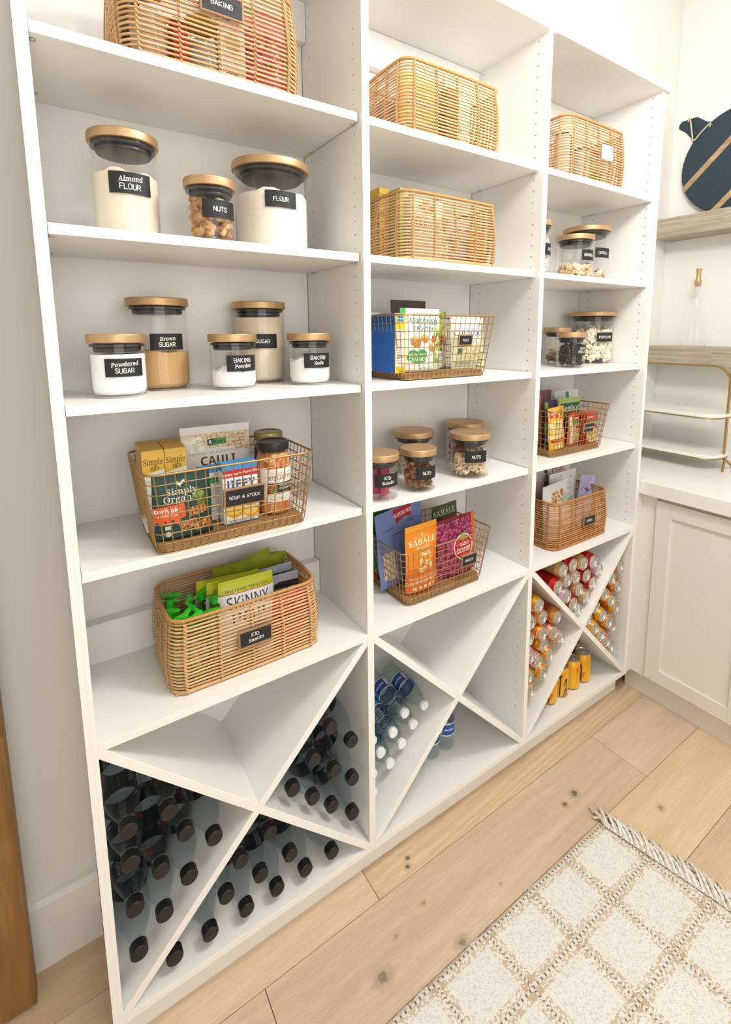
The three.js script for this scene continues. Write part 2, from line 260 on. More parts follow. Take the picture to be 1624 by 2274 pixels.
{ // round serving board leaning on the wall
  const c = [2.291, -0.022], Rb = 0.23, ang = Math.atan2(0.7, 0.7);
  const b = thing('serving_board', [1.944, 2.064, -0.02], 'round charcoal serving board with handle and two pale wood stripes', 'board');
  b.rotation.z = -0.075;
  const lean = new THREE.Shape(); const half = 0.036, ha = Math.asin(0.05 / Rb);
  // local axes: u along the handle (up and towards the corner), v across it
  const P2 = (u, v) => [(-u * 0.7071 - v * 0.7071), u * 0.7071 - v * 0.7071];
  const pts = []; for (let a = ha; a <= Math.PI * 2 - ha + 1e-6; a += (Math.PI * 2 - 2 * ha) / 90) pts.push([Rb * Math.cos(a), Rb * Math.sin(a)]);
  pts.push([Rb + 0.012, -half - 0.006], [Rb + 0.06, -half - 0.001], [Rb + 0.105, -half - 0.006], [Rb + 0.118, -half + 0.006], [Rb + 0.121, 0], [Rb + 0.118, half - 0.006], [Rb + 0.105, half + 0.006], [Rb + 0.06, half + 0.001], [Rb + 0.012, half + 0.006]);
  const outline = (list, d, bev = 0.002) => { const g = new THREE.ExtrudeGeometry(new THREE.Shape(list.map(([u, v]) => new THREE.Vector2(...P2(u, v)))), { depth: d - 2 * bev, bevelEnabled: true, bevelSize: bev, bevelThickness: bev, bevelOffset: -bev, bevelSegments: 2 }); g.translate(0, 0, bev - d / 2); g.rotateY(-Math.PI / 2); g.translate(0, Rb, 0); return g; };
  // shape x -> world z after the turn
  const felt = mat(0x2c3c47, 0.85, { bumpMap: pixelTex(128, 128, (x, y) => { const v = 90 + fbm(x / 2, y / 2, 2) * 120; return [v, v, v]; }, true), bumpScale: 0.0006 });
  part('disc', outline(pts, 0.014), felt, b);
  const strip = (off) => { const h = Math.sqrt(Rb * Rb - off * off) + 0.001, w = 0.0125, q = []; for (const s of [1, -1]) { const o = off + s * w; const e = Math.sqrt(Rb * Rb - o * o) + 0.001; if (s > 0) q.push([o, -e], [o, e]); else q.push([o, e], [o, -e]); } return outline(q, 0.0155, 0.0005); };
  for (const off of [0.088, -0.1]) part('stripe', strip(off), grain(0xe0bd8b, 0.6, 1, 1), b);
  const [hz, hy] = P2(Rb + 0.09, 0), [jz, jy] = P2(Rb - 0.005, 0.042), [kz, ky] = P2(Rb - 0.01, -0.045);
  part('cord', tube([V(-0.009, Rb + hy, hz), V(-0.016, Rb + hy * 0.99 + 0.012, hz * 0.95), V(-0.0135, Rb + jy + 0.03, jz - 0.01), V(-0.0125, Rb + jy, jz), V(-0.0145, Rb + (jy + ky) / 2, (jz + kz) / 2), V(-0.0125, Rb + ky, kz), V(-0.004, Rb + ky - 0.016, kz - 0.006)], 0.0032, 60, 7), mat(0xd9c4a0, 0.9), b);
  part('tag', rbox(0.002, 0.045, 0.03, 0.0006, 0.006, 0.36, -0.222).rotateX(0), mat(0xc99c7c, 0.8), b);
}
{ // decanter on the lower shelf
  const d = thing('decanter', [1.885, 1.4677, -0.106], 'tall clear glass decanter with a flat rim and gold stopper', 'decanter');
  const prof = [[0.003, 0.016], [0.01, 0.012], [0.018, 0.003], [0.03, 0.0005], [0.046, 0.002], [0.053, 0.012], [0.054, 0.05], [0.05, 0.09], [0.04, 0.15], [0.03, 0.2], [0.022, 0.25], [0.0185, 0.28], [0.0185, 0.29], [0.033, 0.294], [0.033, 0.298], [0.016, 0.299]];
  part('bottle', lathe(prof, 48), M.glass, d);
  part('stopper', lathe([[0, 0.276], [0.0125, 0.276], [0.0135, 0.299], [0.015, 0.3015], [0.011, 0.306], [0.0095, 0.33], [0.0115, 0.35], [0.0128, 0.3555], [0.012, 0.356], [0, 0.3545]], 28), M.gold, d);
}
{ // two-tier stand: brass hoop, two marble trays, splayed feet
  const s = thing('tiered_stand', [1.745, 0.9457, -0.09], 'two-tier marble serving stand in an arched brass frame on the worktop', 'stand');
  const tray = (y, name) => {
    const sh = new THREE.Shape(), L = 0.212, Wd = 0.105, r = 0.085;
    sh.moveTo(-L + r, -Wd); sh.lineTo(L - r, -Wd); sh.quadraticCurveTo(L, -Wd, L, 0); sh.quadraticCurveTo(L, Wd, L - r, Wd); sh.lineTo(-L + r, Wd); sh.quadraticCurveTo(-L, Wd, -L, 0); sh.quadraticCurveTo(-L, -Wd, -L + r, -Wd);
    const g = new THREE.ExtrudeGeometry(sh, { depth: 0.009, bevelEnabled: true, bevelSize: 0.0025, bevelThickness: 0.0025, bevelOffset: -0.0025, bevelSegments: 3, curveSegments: 24 }); g.rotateX(-Math.PI / 2); g.rotateY(Math.PI / 2);
    const p = part('tray', g, M.marble, s, [0, y, 0]); const pts = sh.getSpacedPoints(70).map((q) => V(q.y * 0.97, -0.006, q.x * 0.985));
    part('rim', new THREE.TubeGeometry(new THREE.CatmullRomCurve3(pts, true), 140, 0.0028, 6, true), M.brass, p);
  };
  tray(0.056); tray(0.232);
  const hoop = new THREE.Shape(), a = 0.21, h0 = 0.04, h1 = 0.447, q = 0.072, t = 0.0035;
  const path = (o) => { const P = []; P.push([-a + o, h0]); for (let i = 0; i <= 14; i++) { const th = Math.PI - (i / 14) * Math.PI / 2; P.push([-a + q + Math.cos(th) * (q - o), h1 - q + Math.sin(th) * (q - o)]); } for (let i = 0; i <= 14; i++) { const th = Math.PI / 2 - (i / 14) * Math.PI / 2; P.push([a - q + Math.cos(th) * (q - o), h1 - q + Math.sin(th) * (q - o)]); } P.push([a - o, h0]); return P; };
  const ring = [...path(0), ...path(2 * t).reverse()];
  const g = new THREE.ExtrudeGeometry(new THREE.Shape(ring.map((p) => new THREE.Vector2(...p))), { depth: 0.012, bevelEnabled: true, bevelSize: 0.0006, bevelThickness: 0.0006, bevelSegments: 1 }); g.translate(0, 0, -0.006); g.rotateY(Math.PI / 2);
  part('hoop', g, M.brass, s);
  for (const z of [-1, 1]) for (const x of [-1, 1]) { const L = Math.hypot(0.052, 0.046), f = part('foot', rbox(0.012, L, 0.006, 0.001), M.brass, s, [x * 0.028, 0.0235, z * (a + 0.01)]); f.rotation.z = x * 0.84; f.rotation.x = -z * 0.3; }
}
// ---------------------------------------------------------------- rug
{
  const stripeX = [0.7, 0.5215, 0.36, 0.192, 0.02, -0.15, -0.32], stripeZ = [0.275, 0.412, 0.566, 0.716, 0.866, 1.016];
  const X0 = -0.42, X1 = 0.74, Z0 = 0.255, Z1 = 1.1, W = 1740, H = 1280, px = (X1 - X0) / W;
  // yarn cell 4 mm x 2.6 mm, laid in a chevron twill
  const cell = (x, z) => { const u = x / 0.0046, v = z / 0.0034, q = Math.floor(u), s = (q & 1 ? 1 : -1) * 0.5; return [q, Math.floor(v + s * (u - q)), u - q, v + s * (u - q) - Math.floor(v + s * (u - q))]; };
  const hash = (i, j) => { let t = Math.imul(i, 374761393) + Math.imul(j, 668265263) | 0; t = Math.imul(t ^ (t >>> 13), 1274126177); return ((t ^ (t >>> 16)) >>> 0) / 4294967296; };
  const near = (list, v, w) => list.some((s) => Math.abs(v - s) < w);
  const color = (x, z) => {
    const [i, j] = cell(x, z), h = hash(i, j), xs = x - 0.09 * (z - 0.42), inX = near(stripeX, xs, 0.0185), inZ = near(stripeZ, z, 0.0185), midX = near(stripeX, xs, 0.0032), midZ = near(stripeZ, z, 0.0032);
    let c = h < 0.12 ? [219, 214, 207] : h < 0.3 ? [227, 223, 216] : [236, 232, 225];
    if (inX && h < 0.5) c = [209, 188, 160]; if (inZ && hash(j, i) < 0.5) c = [209, 188, 160];
    if (inX && inZ && h < 0.6) c = [198, 173, 142];
    if ((midX || midZ)) c = (midZ ? i : j) % 3 === 0 ? [132, 122, 110] : [226, 222, 214];
    return c;
  };
  const tex = pixelTex(W, H, (a, b) => { const x = X0 + a * px, z = Z0 + (b / H) * (Z1 - Z0), c = color(x, z), k = (hash(a, b) - 0.5) * 10; return c.map((v) => v + k); });
  const bump = pixelTex(W / 2, H / 2, (a, b) => { const x = X0 + a * px * 2, z = Z0 + (b / (H / 2)) * (Z1 - Z0), [i, j, fu, fv] = cell(x, z); const v = 60 + 190 * Math.sin(Math.PI * fv) * (0.35 + 0.65 * Math.sin(Math.PI * Math.min(1, Math.max(0, fu)))) * (0.8 + 0.2 * hash(i, j)); return [v, v, v]; }, true);
  const rugM = mat(0xffffff, 0.95, { map: tex, bumpMap: bump, bumpScale: 0.0022 });
  const nx = 150, nz = 110, endX = (z) => 0.693 + 0.2 * Math.min(0.3, z - 0.29) + 0.05 * Math.max(0, z - 0.59), edgeZ = (x) => 0.2665 + 0.03 * Math.max(0, x - 0.45) ** 1.2 + 0.002 * Math.sin(x * 31) + 0.0012 * Math.sin(x * 83);
  const pos = [], uv = [], idx = [], N = (nx + 1) * (nz + 1);
  for (const lay of [0, 1]) for (let i = 0; i <= nx; i++) for (let j = 0; j <= nz; j++) {
    const s = i / nx, t = j / nz, z = edgeZ(0) + t * 0.83, xe = endX(z), x = X0 + (xe - X0) * s, zz = edgeZ(x) + t * (Z1 - 0.005 - edgeZ(x));
    const y = lay ? 0.0012 : 0.0072 + 0.0012 * (fbm(x * 9, zz * 9, 2) - 0.4) - (i === 0 || j === 0 || i === nx || j === nz ? 0.0035 : 0);
    pos.push(x, y, zz); uv.push((x - X0) / (X1 - X0), (zz - Z0) / (Z1 - Z0));
  }
  const at = (l, i, j) => l * N + i * (nz + 1) + j;
  for (let i = 0; i < nx; i++) for (let j = 0; j < nz; j++) { idx.push(at(0, i, j), at(0, i, j + 1), at(0, i + 1, j), at(0, i + 1, j), at(0, i, j + 1), at(0, i + 1, j + 1), at(1, i, j), at(1, i + 1, j), at(1, i, j + 1), at(1, i + 1, j), at(1, i + 1, j + 1), at(1, i, j + 1)); }
  for (let i = 0; i < nx; i++) for (const j of [0, nz]) { const q = [at(0, i, j), at(0, i + 1, j), at(1, i, j), at(1, i + 1, j)]; j === 0 ? idx.push(q[0], q[1], q[2], q[1], q[3], q[2]) : idx.push(q[0], q[2], q[1], q[1], q[2], q[3]); }
  for (let j = 0; j < nz; j++) for (const i of [0, nx]) { const q = [at(0, i, j), at(0, i, j + 1), at(1, i, j), at(1, i, j + 1)]; i === 0 ? idx.push(q[0], q[2], q[1], q[1], q[2], q[3]) : idx.push(q[0], q[1], q[2], q[1], q[3], q[2]); }
  const g = new THREE.BufferGeometry(); g.setAttribute('position', new THREE.Float32BufferAttribute(pos, 3)); g.setAttribute('uv', new THREE.Float32BufferAttribute(uv, 2)); g.setIndex(idx); g.computeVertexNormals();
  const rug = thing('woven_rug', [0, 0, 0], 'cream flat-woven plaid rug with tan stripes and a twisted fringe on the oak floor', 'rug');
  part('weave', g, rugM, rug);
  // fringe: every tassel two twisted strands, lying over towards the shelves
  const yarn = [mat(0xe9e3d8, 0.95), mat(0xdfd5c4, 0.95), mat(0xf1ede5, 0.95)];
  for (let k = 0; k < 120; k++) {
    const z = 0.288 + k * 0.0055, x = endX(z) - 0.006, a0 = rr(-1.0, -0.7), L = rr(0.06, 0.082), lift = 0.007 + (k % 3) * 0.0035 + rr(0, 0.004), sw = rr(-0.35, 0.15);
    const gs = [];
    for (const ph of [0, Math.PI]) { const P = []; for (let i = 0; i <= 9; i++) { const t = i / 9, a = a0 + sw * t * t + (k < 5 ? -0.35 : 0), r = 0.0022 * (1 - 0.3 * t); P.push(V(x + L * t * Math.cos(a) + r * Math.cos(ph + t * 15), lift * Math.sin(Math.PI * Math.min(1, t * 0.8 + 0.15)) + 0.0034 + r * Math.sin(ph + t * 15), z + L * t * Math.sin(a))); } gs.push(tube(P, 0.0031, 18, 5)); }
    part('tassel', merge(gs), yarn[k % 3], rug);
  }
}
// ---------------------------------------------------------------- lettered tags (one atlas)
const TAGS = ['Almond|FLOUR', 'NUTS', 'FLOUR', 'Powdered|SUGAR', 'Brown|SUGAR', 'BAKING|Powder', 'SUGAR', 'BAKING|Soda', 'BAKING', 'PASTA', 'SOUP & STOCK', 'KID|Snacks', 'SNACKS', 'CEREAL', 'GRANOLA', 'POPCORN', 'Sweet|TREATS', 'PASTA & GRAINS', 'Dried|FRUIT', 'OATS', ''];
const tagTex = canvasTex(1024, 1024, (g) => {
  TAGS.forEach((t, i) => {
    const x = (i % 4) * 256, y = Math.floor(i / 4) * 128, [a, b] = t.split('|'); rect(g, t ? '#191a1c' : '#f2f0ee', x, y, 256, 128);  // blank tag is filled white: glare painted over a dark tag
    if (!t) { lines(g, '#a9a9a9', x + 70, y + 58, 110, 2, 12, 5); return; }
    const put = (s, yy) => (/^[A-Z& ]+$/.test(s) ? hand(g, s, x + 128, yy, s.length > 9 ? 23 : s.length > 6 ? 32 : 31) : script(g, s, x + 128, yy, 42));
    if (b) { put(a, y + 40); put(b, y + 86); } else put(a, y + 64);
  });
});
M.tag = mat(0xffffff, 0.55, { map: tagTex });
function tagUV(g, text) { const i = TAGS.indexOf(text), c = i % 4, r = Math.floor(i / 4), u = g.attributes.uv; for (let k = 0; k < u.count; k++) u.setXY(k, (c + u.getX(k)) / 4, 1 - (r + 1) / 8 + u.getY(k) / 8); return g; }
// ---------------------------------------------------------------- canisters
// a glass canister: thin cylinder with a rounded heavy foot, dark sealing plug and a brushed gold lid
function canister(x, z, ys, r, h, text, label, o = {}) {
  const j = thing('glass_canister', [x, ys + 0.0004, z], label, 'jar', 'gold-lidded canisters on the shelves'), rb = r * 0.945, hb = h - 0.019;
  part('glass', lathe([[0, 0.004], [rb * 0.86, 0.004], [rb * 0.93, 0.0015], [rb * 0.98, 0.006], [rb, 0.016], [rb, hb - 0.002], [rb * 0.985, hb]], 56), M.glass, j);
  part('foot', lathe([[0, 0.0002], [rb * 0.84, 0.0002], [rb * 0.92, 0.0012], [rb * 0.955, 0.0038], [rb * 0.9, 0.0036], [0, 0.0036]], 48), M.glass, j);
  const lid = part('lid', lathe([[0, hb + 0.001], [r * 0.985, hb + 0.001], [r, hb + 0.003], [r, h - 0.003], [r * 0.985, h - 0.0006], [r * 0.95, h], [0, h]], 64), M.gold, j);
  part('plug', lathe([[0, hb - 0.017], [rb * 0.8, hb - 0.017], [rb * 0.84, hb - 0.014], [rb * 0.84, hb], [0, hb]], 48), M.plug, lid);
  part('seal', lathe([[rb * 0.84, hb - 0.006], [rb * 0.965, hb - 0.006], [rb * 0.965, hb - 0.001], [rb * 0.84, hb - 0.001]], 48), mat(0x2c2e31, 0.25), lid);
  if (text) { const w = o.tw ?? 0.073, th = w / (rb + 0.0006), g = new THREE.CylinderGeometry(rb + 0.0007, rb + 0.0007, o.th ?? 0.0355, 24, 1, true, (o.phi ?? 0) - th / 2, th); part('tag', tagUV(g, text), M.tag, j, [0, o.ty ?? h * 0.5, 0]); }
  return { x, z, y: ys + 0.0004, R: rb - 0.0012, r, h };
}
// powder filling: a solid with an uneven top
function powder(c, level, color, label, rough = 0.4, name = 'flour') {
  const n = 64, rings = 12, pos = [], uv = [], idx = [], R = c.R - 0.0012;
  const H = (a, t) => level + (fbm(2 + Math.cos(a) * t * 2.2, 2 + Math.sin(a) * t * 2.2, 3) - 0.44) * rough * 0.045 + (fbm(9 + Math.cos(a) * t * 9, 7 + Math.sin(a) * t * 9, 2) - 0.4) * rough * 0.012;
  const put = (x, y, z) => { pos.push(x, y, z); uv.push(Math.atan2(x, z) * R * 8, y * 8 + Math.hypot(x, z) * 8); return pos.length / 3 - 1; };
  const rows = [];
  for (let k = 0; k <= rings; k++) { const row = []; for (let i = 0; i <= n; i++) { const a = (i / n) * Math.PI * 2, t = k / rings; row.push(put(Math.sin(a) * R * t, Math.min(H(a, t), c.h - 0.04), Math.cos(a) * R * t)); } rows.push(row); }
  { const row = []; for (let i = 0; i <= n; i++) { const a = (i / n) * Math.PI * 2; row.push(put(Math.sin(a) * R, 0.016, Math.cos(a) * R)); } rows.push(row); const r2 = []; for (let i = 0; i <= n; i++) { const a = (i / n) * Math.PI * 2; r2.push(put(Math.sin(a) * R * 0.92, 0.0062, Math.cos(a) * R * 0.92)); } rows.push(r2); const r3 = []; for (let i = 0; i <= n; i++) r3.push(put(0, 0.0062, 0)); rows.push(r3); }
  for (let k = 0; k + 1 < rows.length; k++) for (let i = 0; i < n; i++) idx.push(rows[k][i], rows[k + 1][i], rows[k][i + 1], rows[k][i + 1], rows[k + 1][i], rows[k + 1][i + 1]);
  const g = new THREE.BufferGeometry(); g.setAttribute('position', new THREE.Float32BufferAttribute(pos, 3)); g.setAttribute('uv', new THREE.Float32BufferAttribute(uv, 2)); g.setIndex(idx); g.computeVertexNormals();
  const m = part(name, g, mat(color, 0.95, { bumpMap: powderBump, bumpScale: 0.0012 * rough }), null, [c.x, c.y, c.z]);
  return add(m, label, name.replace('_', ' '), null, 'stuff');
}
const powderBump = pixelTex(256, 256, (x, y) => { const v = 60 + fbm(x / 9, y / 9, 4) * 200; return [v, v, v]; }, true);
// loose pieces: instanced, packed against the glass and over the top
function pieces(c, geo, size, count, level, m, tints, name, label, flat = 0) {
  const im = new THREE.InstancedMesh(geo, m, count), d = new THREE.Object3D(), col = new THREE.Color(), R = c.R - size * 0.62;
  for (let i = 0; i < count; i++) {
    const a = rnd() * 6.283, wall = i < count * 0.72, t = wall ? rr(0.86, 1) : Math.sqrt(rnd()), top = level + (fbm(5 + Math.cos(a) * t * 2, 5 + Math.sin(a) * t * 2, 2) - 0.42) * size * 3;
    const y = wall ? rr(size * 0.5 + 0.005, top) : top - rnd() * size;
    d.position.set(Math.sin(a) * R * t, y, Math.cos(a) * R * t); d.rotation.set(rr(0, 6.28), rr(0, 6.28), rr(0, 6.28)); if (flat) d.rotation.set(rr(-flat, flat), rr(0, 6.28), rr(-flat, flat));
    d.scale.setScalar(size * rr(0.82, 1.15)); d.updateMatrix(); im.setMatrixAt(i, d.matrix); im.setColorAt(i, col.set(tints[i % tints.length]).multiplyScalar(rr(0.85, 1.1)));
  }
  im.name = name; im.position.set(c.x, c.y, c.z);
  return add(im, label, name.replace(/_/g, ' '), null, 'stuff');
}
// unit-sized shapes (about 1 across)
function lumpy(n, amp, f, sq = [1, 1, 1], s0 = 3) { const g = mergeVertices(new THREE.IcosahedronGeometry(0.5, n).deleteAttribute('normal').deleteAttribute('uv')), p = g.attributes.position; for (let i = 0; i < p.count; i++) { const x = p.getX(i), y = p.getY(i), z = p.getZ(i), k = 1 + amp * (fbm((x + s0) * f, (y + z * 1.7 + s0) * f, 2) - 0.45) * 2; p.setXYZ(i, x * k * sq[0], y * k * sq[1], z * k * sq[2]); } g.computeVertexNormals(); return g; }
const NUT = {
  walnut: lumpy(3, 0.55, 5, [1, 0.62, 0.8]), granola: lumpy(2, 0.5, 4), almond: (() => { const g = lathe([[0, -0.5], [0.12, -0.42], [0.25, -0.2], [0.3, 0.02], [0.24, 0.25], [0.1, 0.43], [0, 0.5]], 12); g.scale(1, 1, 0.62); return g; })(),
  cashew: (() => { const P = []; for (let i = 0; i <= 8; i++) { const a = -1.5 + (i / 8) * 3; P.push(V(Math.cos(a) * 0.34 - 0.2, Math.sin(a) * 0.4, 0)); } const g = new THREE.TubeGeometry(new THREE.CatmullRomCurve3(P), 12, 0.17, 8), p = g.attributes.position; return merge([g, new THREE.SphereGeometry(0.17, 8, 6).translate(P[0].x, P[0].y, 0), new THREE.SphereGeometry(0.17, 8, 6).translate(P[8].x, P[8].y, 0)]); })(),
  popcorn: (() => { const L = [new THREE.IcosahedronGeometry(0.2, 1)]; for (let i = 0; i < 6; i++) { const a = rr(0, 6.28), b = rr(-1, 1); L.push(new THREE.IcosahedronGeometry(rr(0.17, 0.25), 1).translate(Math.cos(a) * Math.cos(b) * 0.26, Math.sin(b) * 0.26, Math.sin(a) * Math.cos(b) * 0.26)); } return merge(L); })(),
  chip: lumpy(2, 0.4, 4, [1, 0.22, 0.75]), bean: new THREE.SphereGeometry(0.5, 14, 10).scale(0.62, 1, 0.55), flake: lumpy(1, 0.3, 3, [1, 0.35, 0.8]),
};
const matte = mat(0xffffff, 0.75), waxy = mat(0xffffff, 0.5), shiny = mat(0xffffff, 0.22);
{
  const [s1, s2, s3, s4, s5] = SY; let c;
  c = canister(-0.468, -0.16, s2, 0.0648, 0.205, 'Almond|FLOUR', 'tall gold-lidded canister tagged almond flour', { ty: 0.104, tw: 0.078, th: 0.04 });
  powder(c, 0.128, 0xe9dcc6, 'cream almond flour filling the tall canister on the second shelf', 0.5);
  c = canister(-0.322, -0.085, s2, 0.0515, 0.1265, 'NUTS', 'small gold-lidded canister tagged nuts full of walnut halves', { ty: 0.063, phi: 0.14 });
  pieces(c, NUT.walnut, 0.021, 190, 0.082, matte, ['#c89a63', '#b98552', '#d9b17c', '#a87342'], 'walnuts', 'tan walnut halves packed in a small canister');
  c = canister(-0.157, -0.16, s2, 0.089, 0.2045, 'FLOUR', 'very wide gold-lidded canister tagged flour', { ty: 0.112, phi: -0.12 });
  powder(c, 0.132, 0xf0e5d6, 'white wheat flour filling the very wide canister', 0.55);
  c = canister(-0.511, -0.126, s3, 0.0545, 0.1255, 'Powdered|SUGAR', 'short gold-lidded canister tagged powdered sugar', { ty: 0.06, phi: 0.12 });
  powder(c, 0.1, 0xfbfaf8, 'bright white powdered sugar almost filling a short canister', 0.7, 'powdered_sugar');
  c = canister(-0.414, -0.225, s3, 0.066, 0.2045, 'Brown|SUGAR', 'tall gold-lidded canister tagged brown sugar', { ty: 0.108, phi: 0.1 });
  powder(c, 0.086, 0xc29a66, 'brown sugar filling the lower half of a tall canister', 0.35, 'brown_sugar');
  c = canister(-0.276, -0.129, s3, 0.054, 0.1245, 'BAKING|Powder', 'short gold-lidded canister tagged baking powder', { ty: 0.0595, phi: 0.12 });
  powder(c, 0.045, 0xfaf8f4, 'white baking powder half filling a short canister', 0.8, 'baking_powder');
  c = canister(-0.168, -0.246, s3, 0.067, 0.2045, 'SUGAR', 'tall gold-lidded canister tagged just sugar', { ty: 0.106, phi: -0.22 });
  powder(c, 0.174, 0xe0cfb5, 'pale golden cane sugar filling a tall canister to its lid', 0.15, 'cane_sugar');
  c = canister(-0.088, -0.119, s3, 0.054, 0.1255, 'BAKING|Soda', 'short gold-lidded canister tagged baking soda', { ty: 0.06, phi: 0.0 });
  powder(c, 0.064, 0xf8f4ee, 'white baking soda filling two thirds of a short canister', 0.7, 'baking_soda');
  // fourth shelf, middle bay
  c = canister(0.082, -0.06, s4, 0.052, 0.124, 'KID|Snacks', 'gold-lidded canister tagged kid snacks beside the upright', { ty: 0.058, phi: -0.14 });
  for (const [dx, dz, ry, col, k] of [[0.008, 0.012, 0.5, 0xb0174c, 'crimson'], [-0.014, -0.012, -0.4, 0xc92a63, 'pink']]) add(part('snack_pouch', pouch(0.05, 0.078, 0.016, 'pillow'), mat(col, 0.35), null, [0.082 + dx, s4 + 0.0068, -0.06 + dz]), k + ' snack sachet standing inside the kid snacks canister', 'pouch').rotation.y = ry;
  c = canister(0.303, -0.201, s4, 0.065, 0.1365, 'NUTS', 'wide gold-lidded canister behind the almond canister', { ty: 0.062 });
  pieces(c, NUT.cashew, 0.022, 170, 0.075, waxy, ['#d9b98a', '#c9a26c', '#e2c79e'], 'mixed_nuts', 'pale mixed nuts in the canister behind the almonds');
  c = canister(0.213, -0.061, s4, 0.052, 0.1195, 'NUTS', 'small gold-lidded canister tagged nuts full of almonds', { ty: 0.056, phi: -0.12, tw: 0.068 });
  pieces(c, NUT.almond, 0.0235, 210, 0.064, waxy, ['#8a5a34', '#9c6a3e', '#7a4c2a', '#a97645'], 'almonds', 'brown almonds filling a small canister');
  c = canister(0.427, -0.077, s4, 0.0628, 0.1365, 'NUTS', 'wide gold-lidded canister tagged nuts with cashews', { ty: 0.07, phi: -0.4 });
  pieces(c, NUT.cashew, 0.0225, 190, 0.062, waxy, ['#e3cba4', '#d6b98b', '#ecd9b8'], 'cashews', 'cream cashews half filling a wide canister');
  c = canister(0.53, -0.212, s4, 0.0645, 0.138, 'Dried|FRUIT', 'wide gold-lidded canister tagged dried fruit behind the cashews', { ty: 0.075, phi: -0.2 });
  pieces(c, NUT.chip, 0.026, 150, 0.085, waxy, ['#8e3b34', '#a34a3c', '#7a2d2c'], 'dried_fruit', 'dark red dried fruit in the rear canister');
  // right bay
  c = canister(0.716, -0.085, s2, 0.046, 0.168, 'OATS', 'slim tall gold-lidded canister of oats half hidden by the upright', { ty: 0.077, phi: 0.35, tw: 0.062 });
  pieces(c, NUT.flake, 0.009, 800, 0.11, matte, ['#ece2d0', '#e2d5be', '#f4ecdf'], 'oats', 'pale rolled oats in a slim tall canister');
  c = canister(0.952, -0.108, s2, 0.0645, 0.149, 'GRANOLA', 'wide gold-lidded canister tagged granola', { ty: 0.078, phi: 0.0, tw: 0.07 });
  pieces(c, NUT.granola, 0.0135, 420, 0.046, matte, ['#d8bd94', '#cba878', '#e5d2b0'], 'granola', 'crumbly tan granola in the wide front canister');
  c = canister(1.122, -0.178, s2, 0.0875, 0.2045, 'CEREAL', 'very wide gold-lidded canister tagged cereal', { ty: 0.105, phi: -0.15, tw: 0.075 });
  pieces(c, NUT.chip, 0.028, 150, 0.04, matte, ['#d9c3a0', '#cdb088', '#e2d0b2'], 'cereal', 'beige cereal flakes low in the very wide canister');
  c = canister(0.749, -0.21, s3, 0.05, 0.204, 'SUGAR', 'tall gold-lidded canister peeking out beside the upright', { ty: 0.1, phi: 0.5 });
  pieces(c, NUT.chip, 0.02, 160, 0.05, matte, ['#d9b9a0', '#e3c9b2'], 'banana_chips', 'pale pink crumbs in the tall canister beside the upright');
  c = canister(1.03, -0.225, s3, 0.0515, 0.143, null, 'plain gold-lidded canister of dried mushrooms without a tag');
  pieces(c, NUT.chip, 0.03, 110, 0.056, matte, ['#b79d80', '#8d7358', '#cdb79b', '#6f5a44'], 'dried_mushrooms', 'brown dried mushroom slices in an untagged canister', 0.6);
  c = canister(0.919, -0.082, s3, 0.051, 0.1235, 'Sweet|TREATS', 'small gold-lidded canister tagged sweet treats', { ty: 0.062, phi: 0.02, tw: 0.075 });
  pieces(c, NUT.bean, 0.0195, 300, 0.072, shiny, ['#2a1713', '#331c16', '#22120f'], 'chocolate_almonds', 'glossy dark chocolate almonds in a small canister');
  c = canister(1.205, -0.19, s3, 0.09, 0.2045, 'POPCORN', 'very wide gold-lidded canister tagged popcorn', { ty: 0.105, phi: -0.35 });
  pieces(c, NUT.popcorn, 0.027, 560, 0.128, matte, ['#f6ecd2', '#f1e2bf', '#fbf5e6', '#ead3a0'], 'popcorn', 'fluffy cream popcorn filling a very wide canister');
}
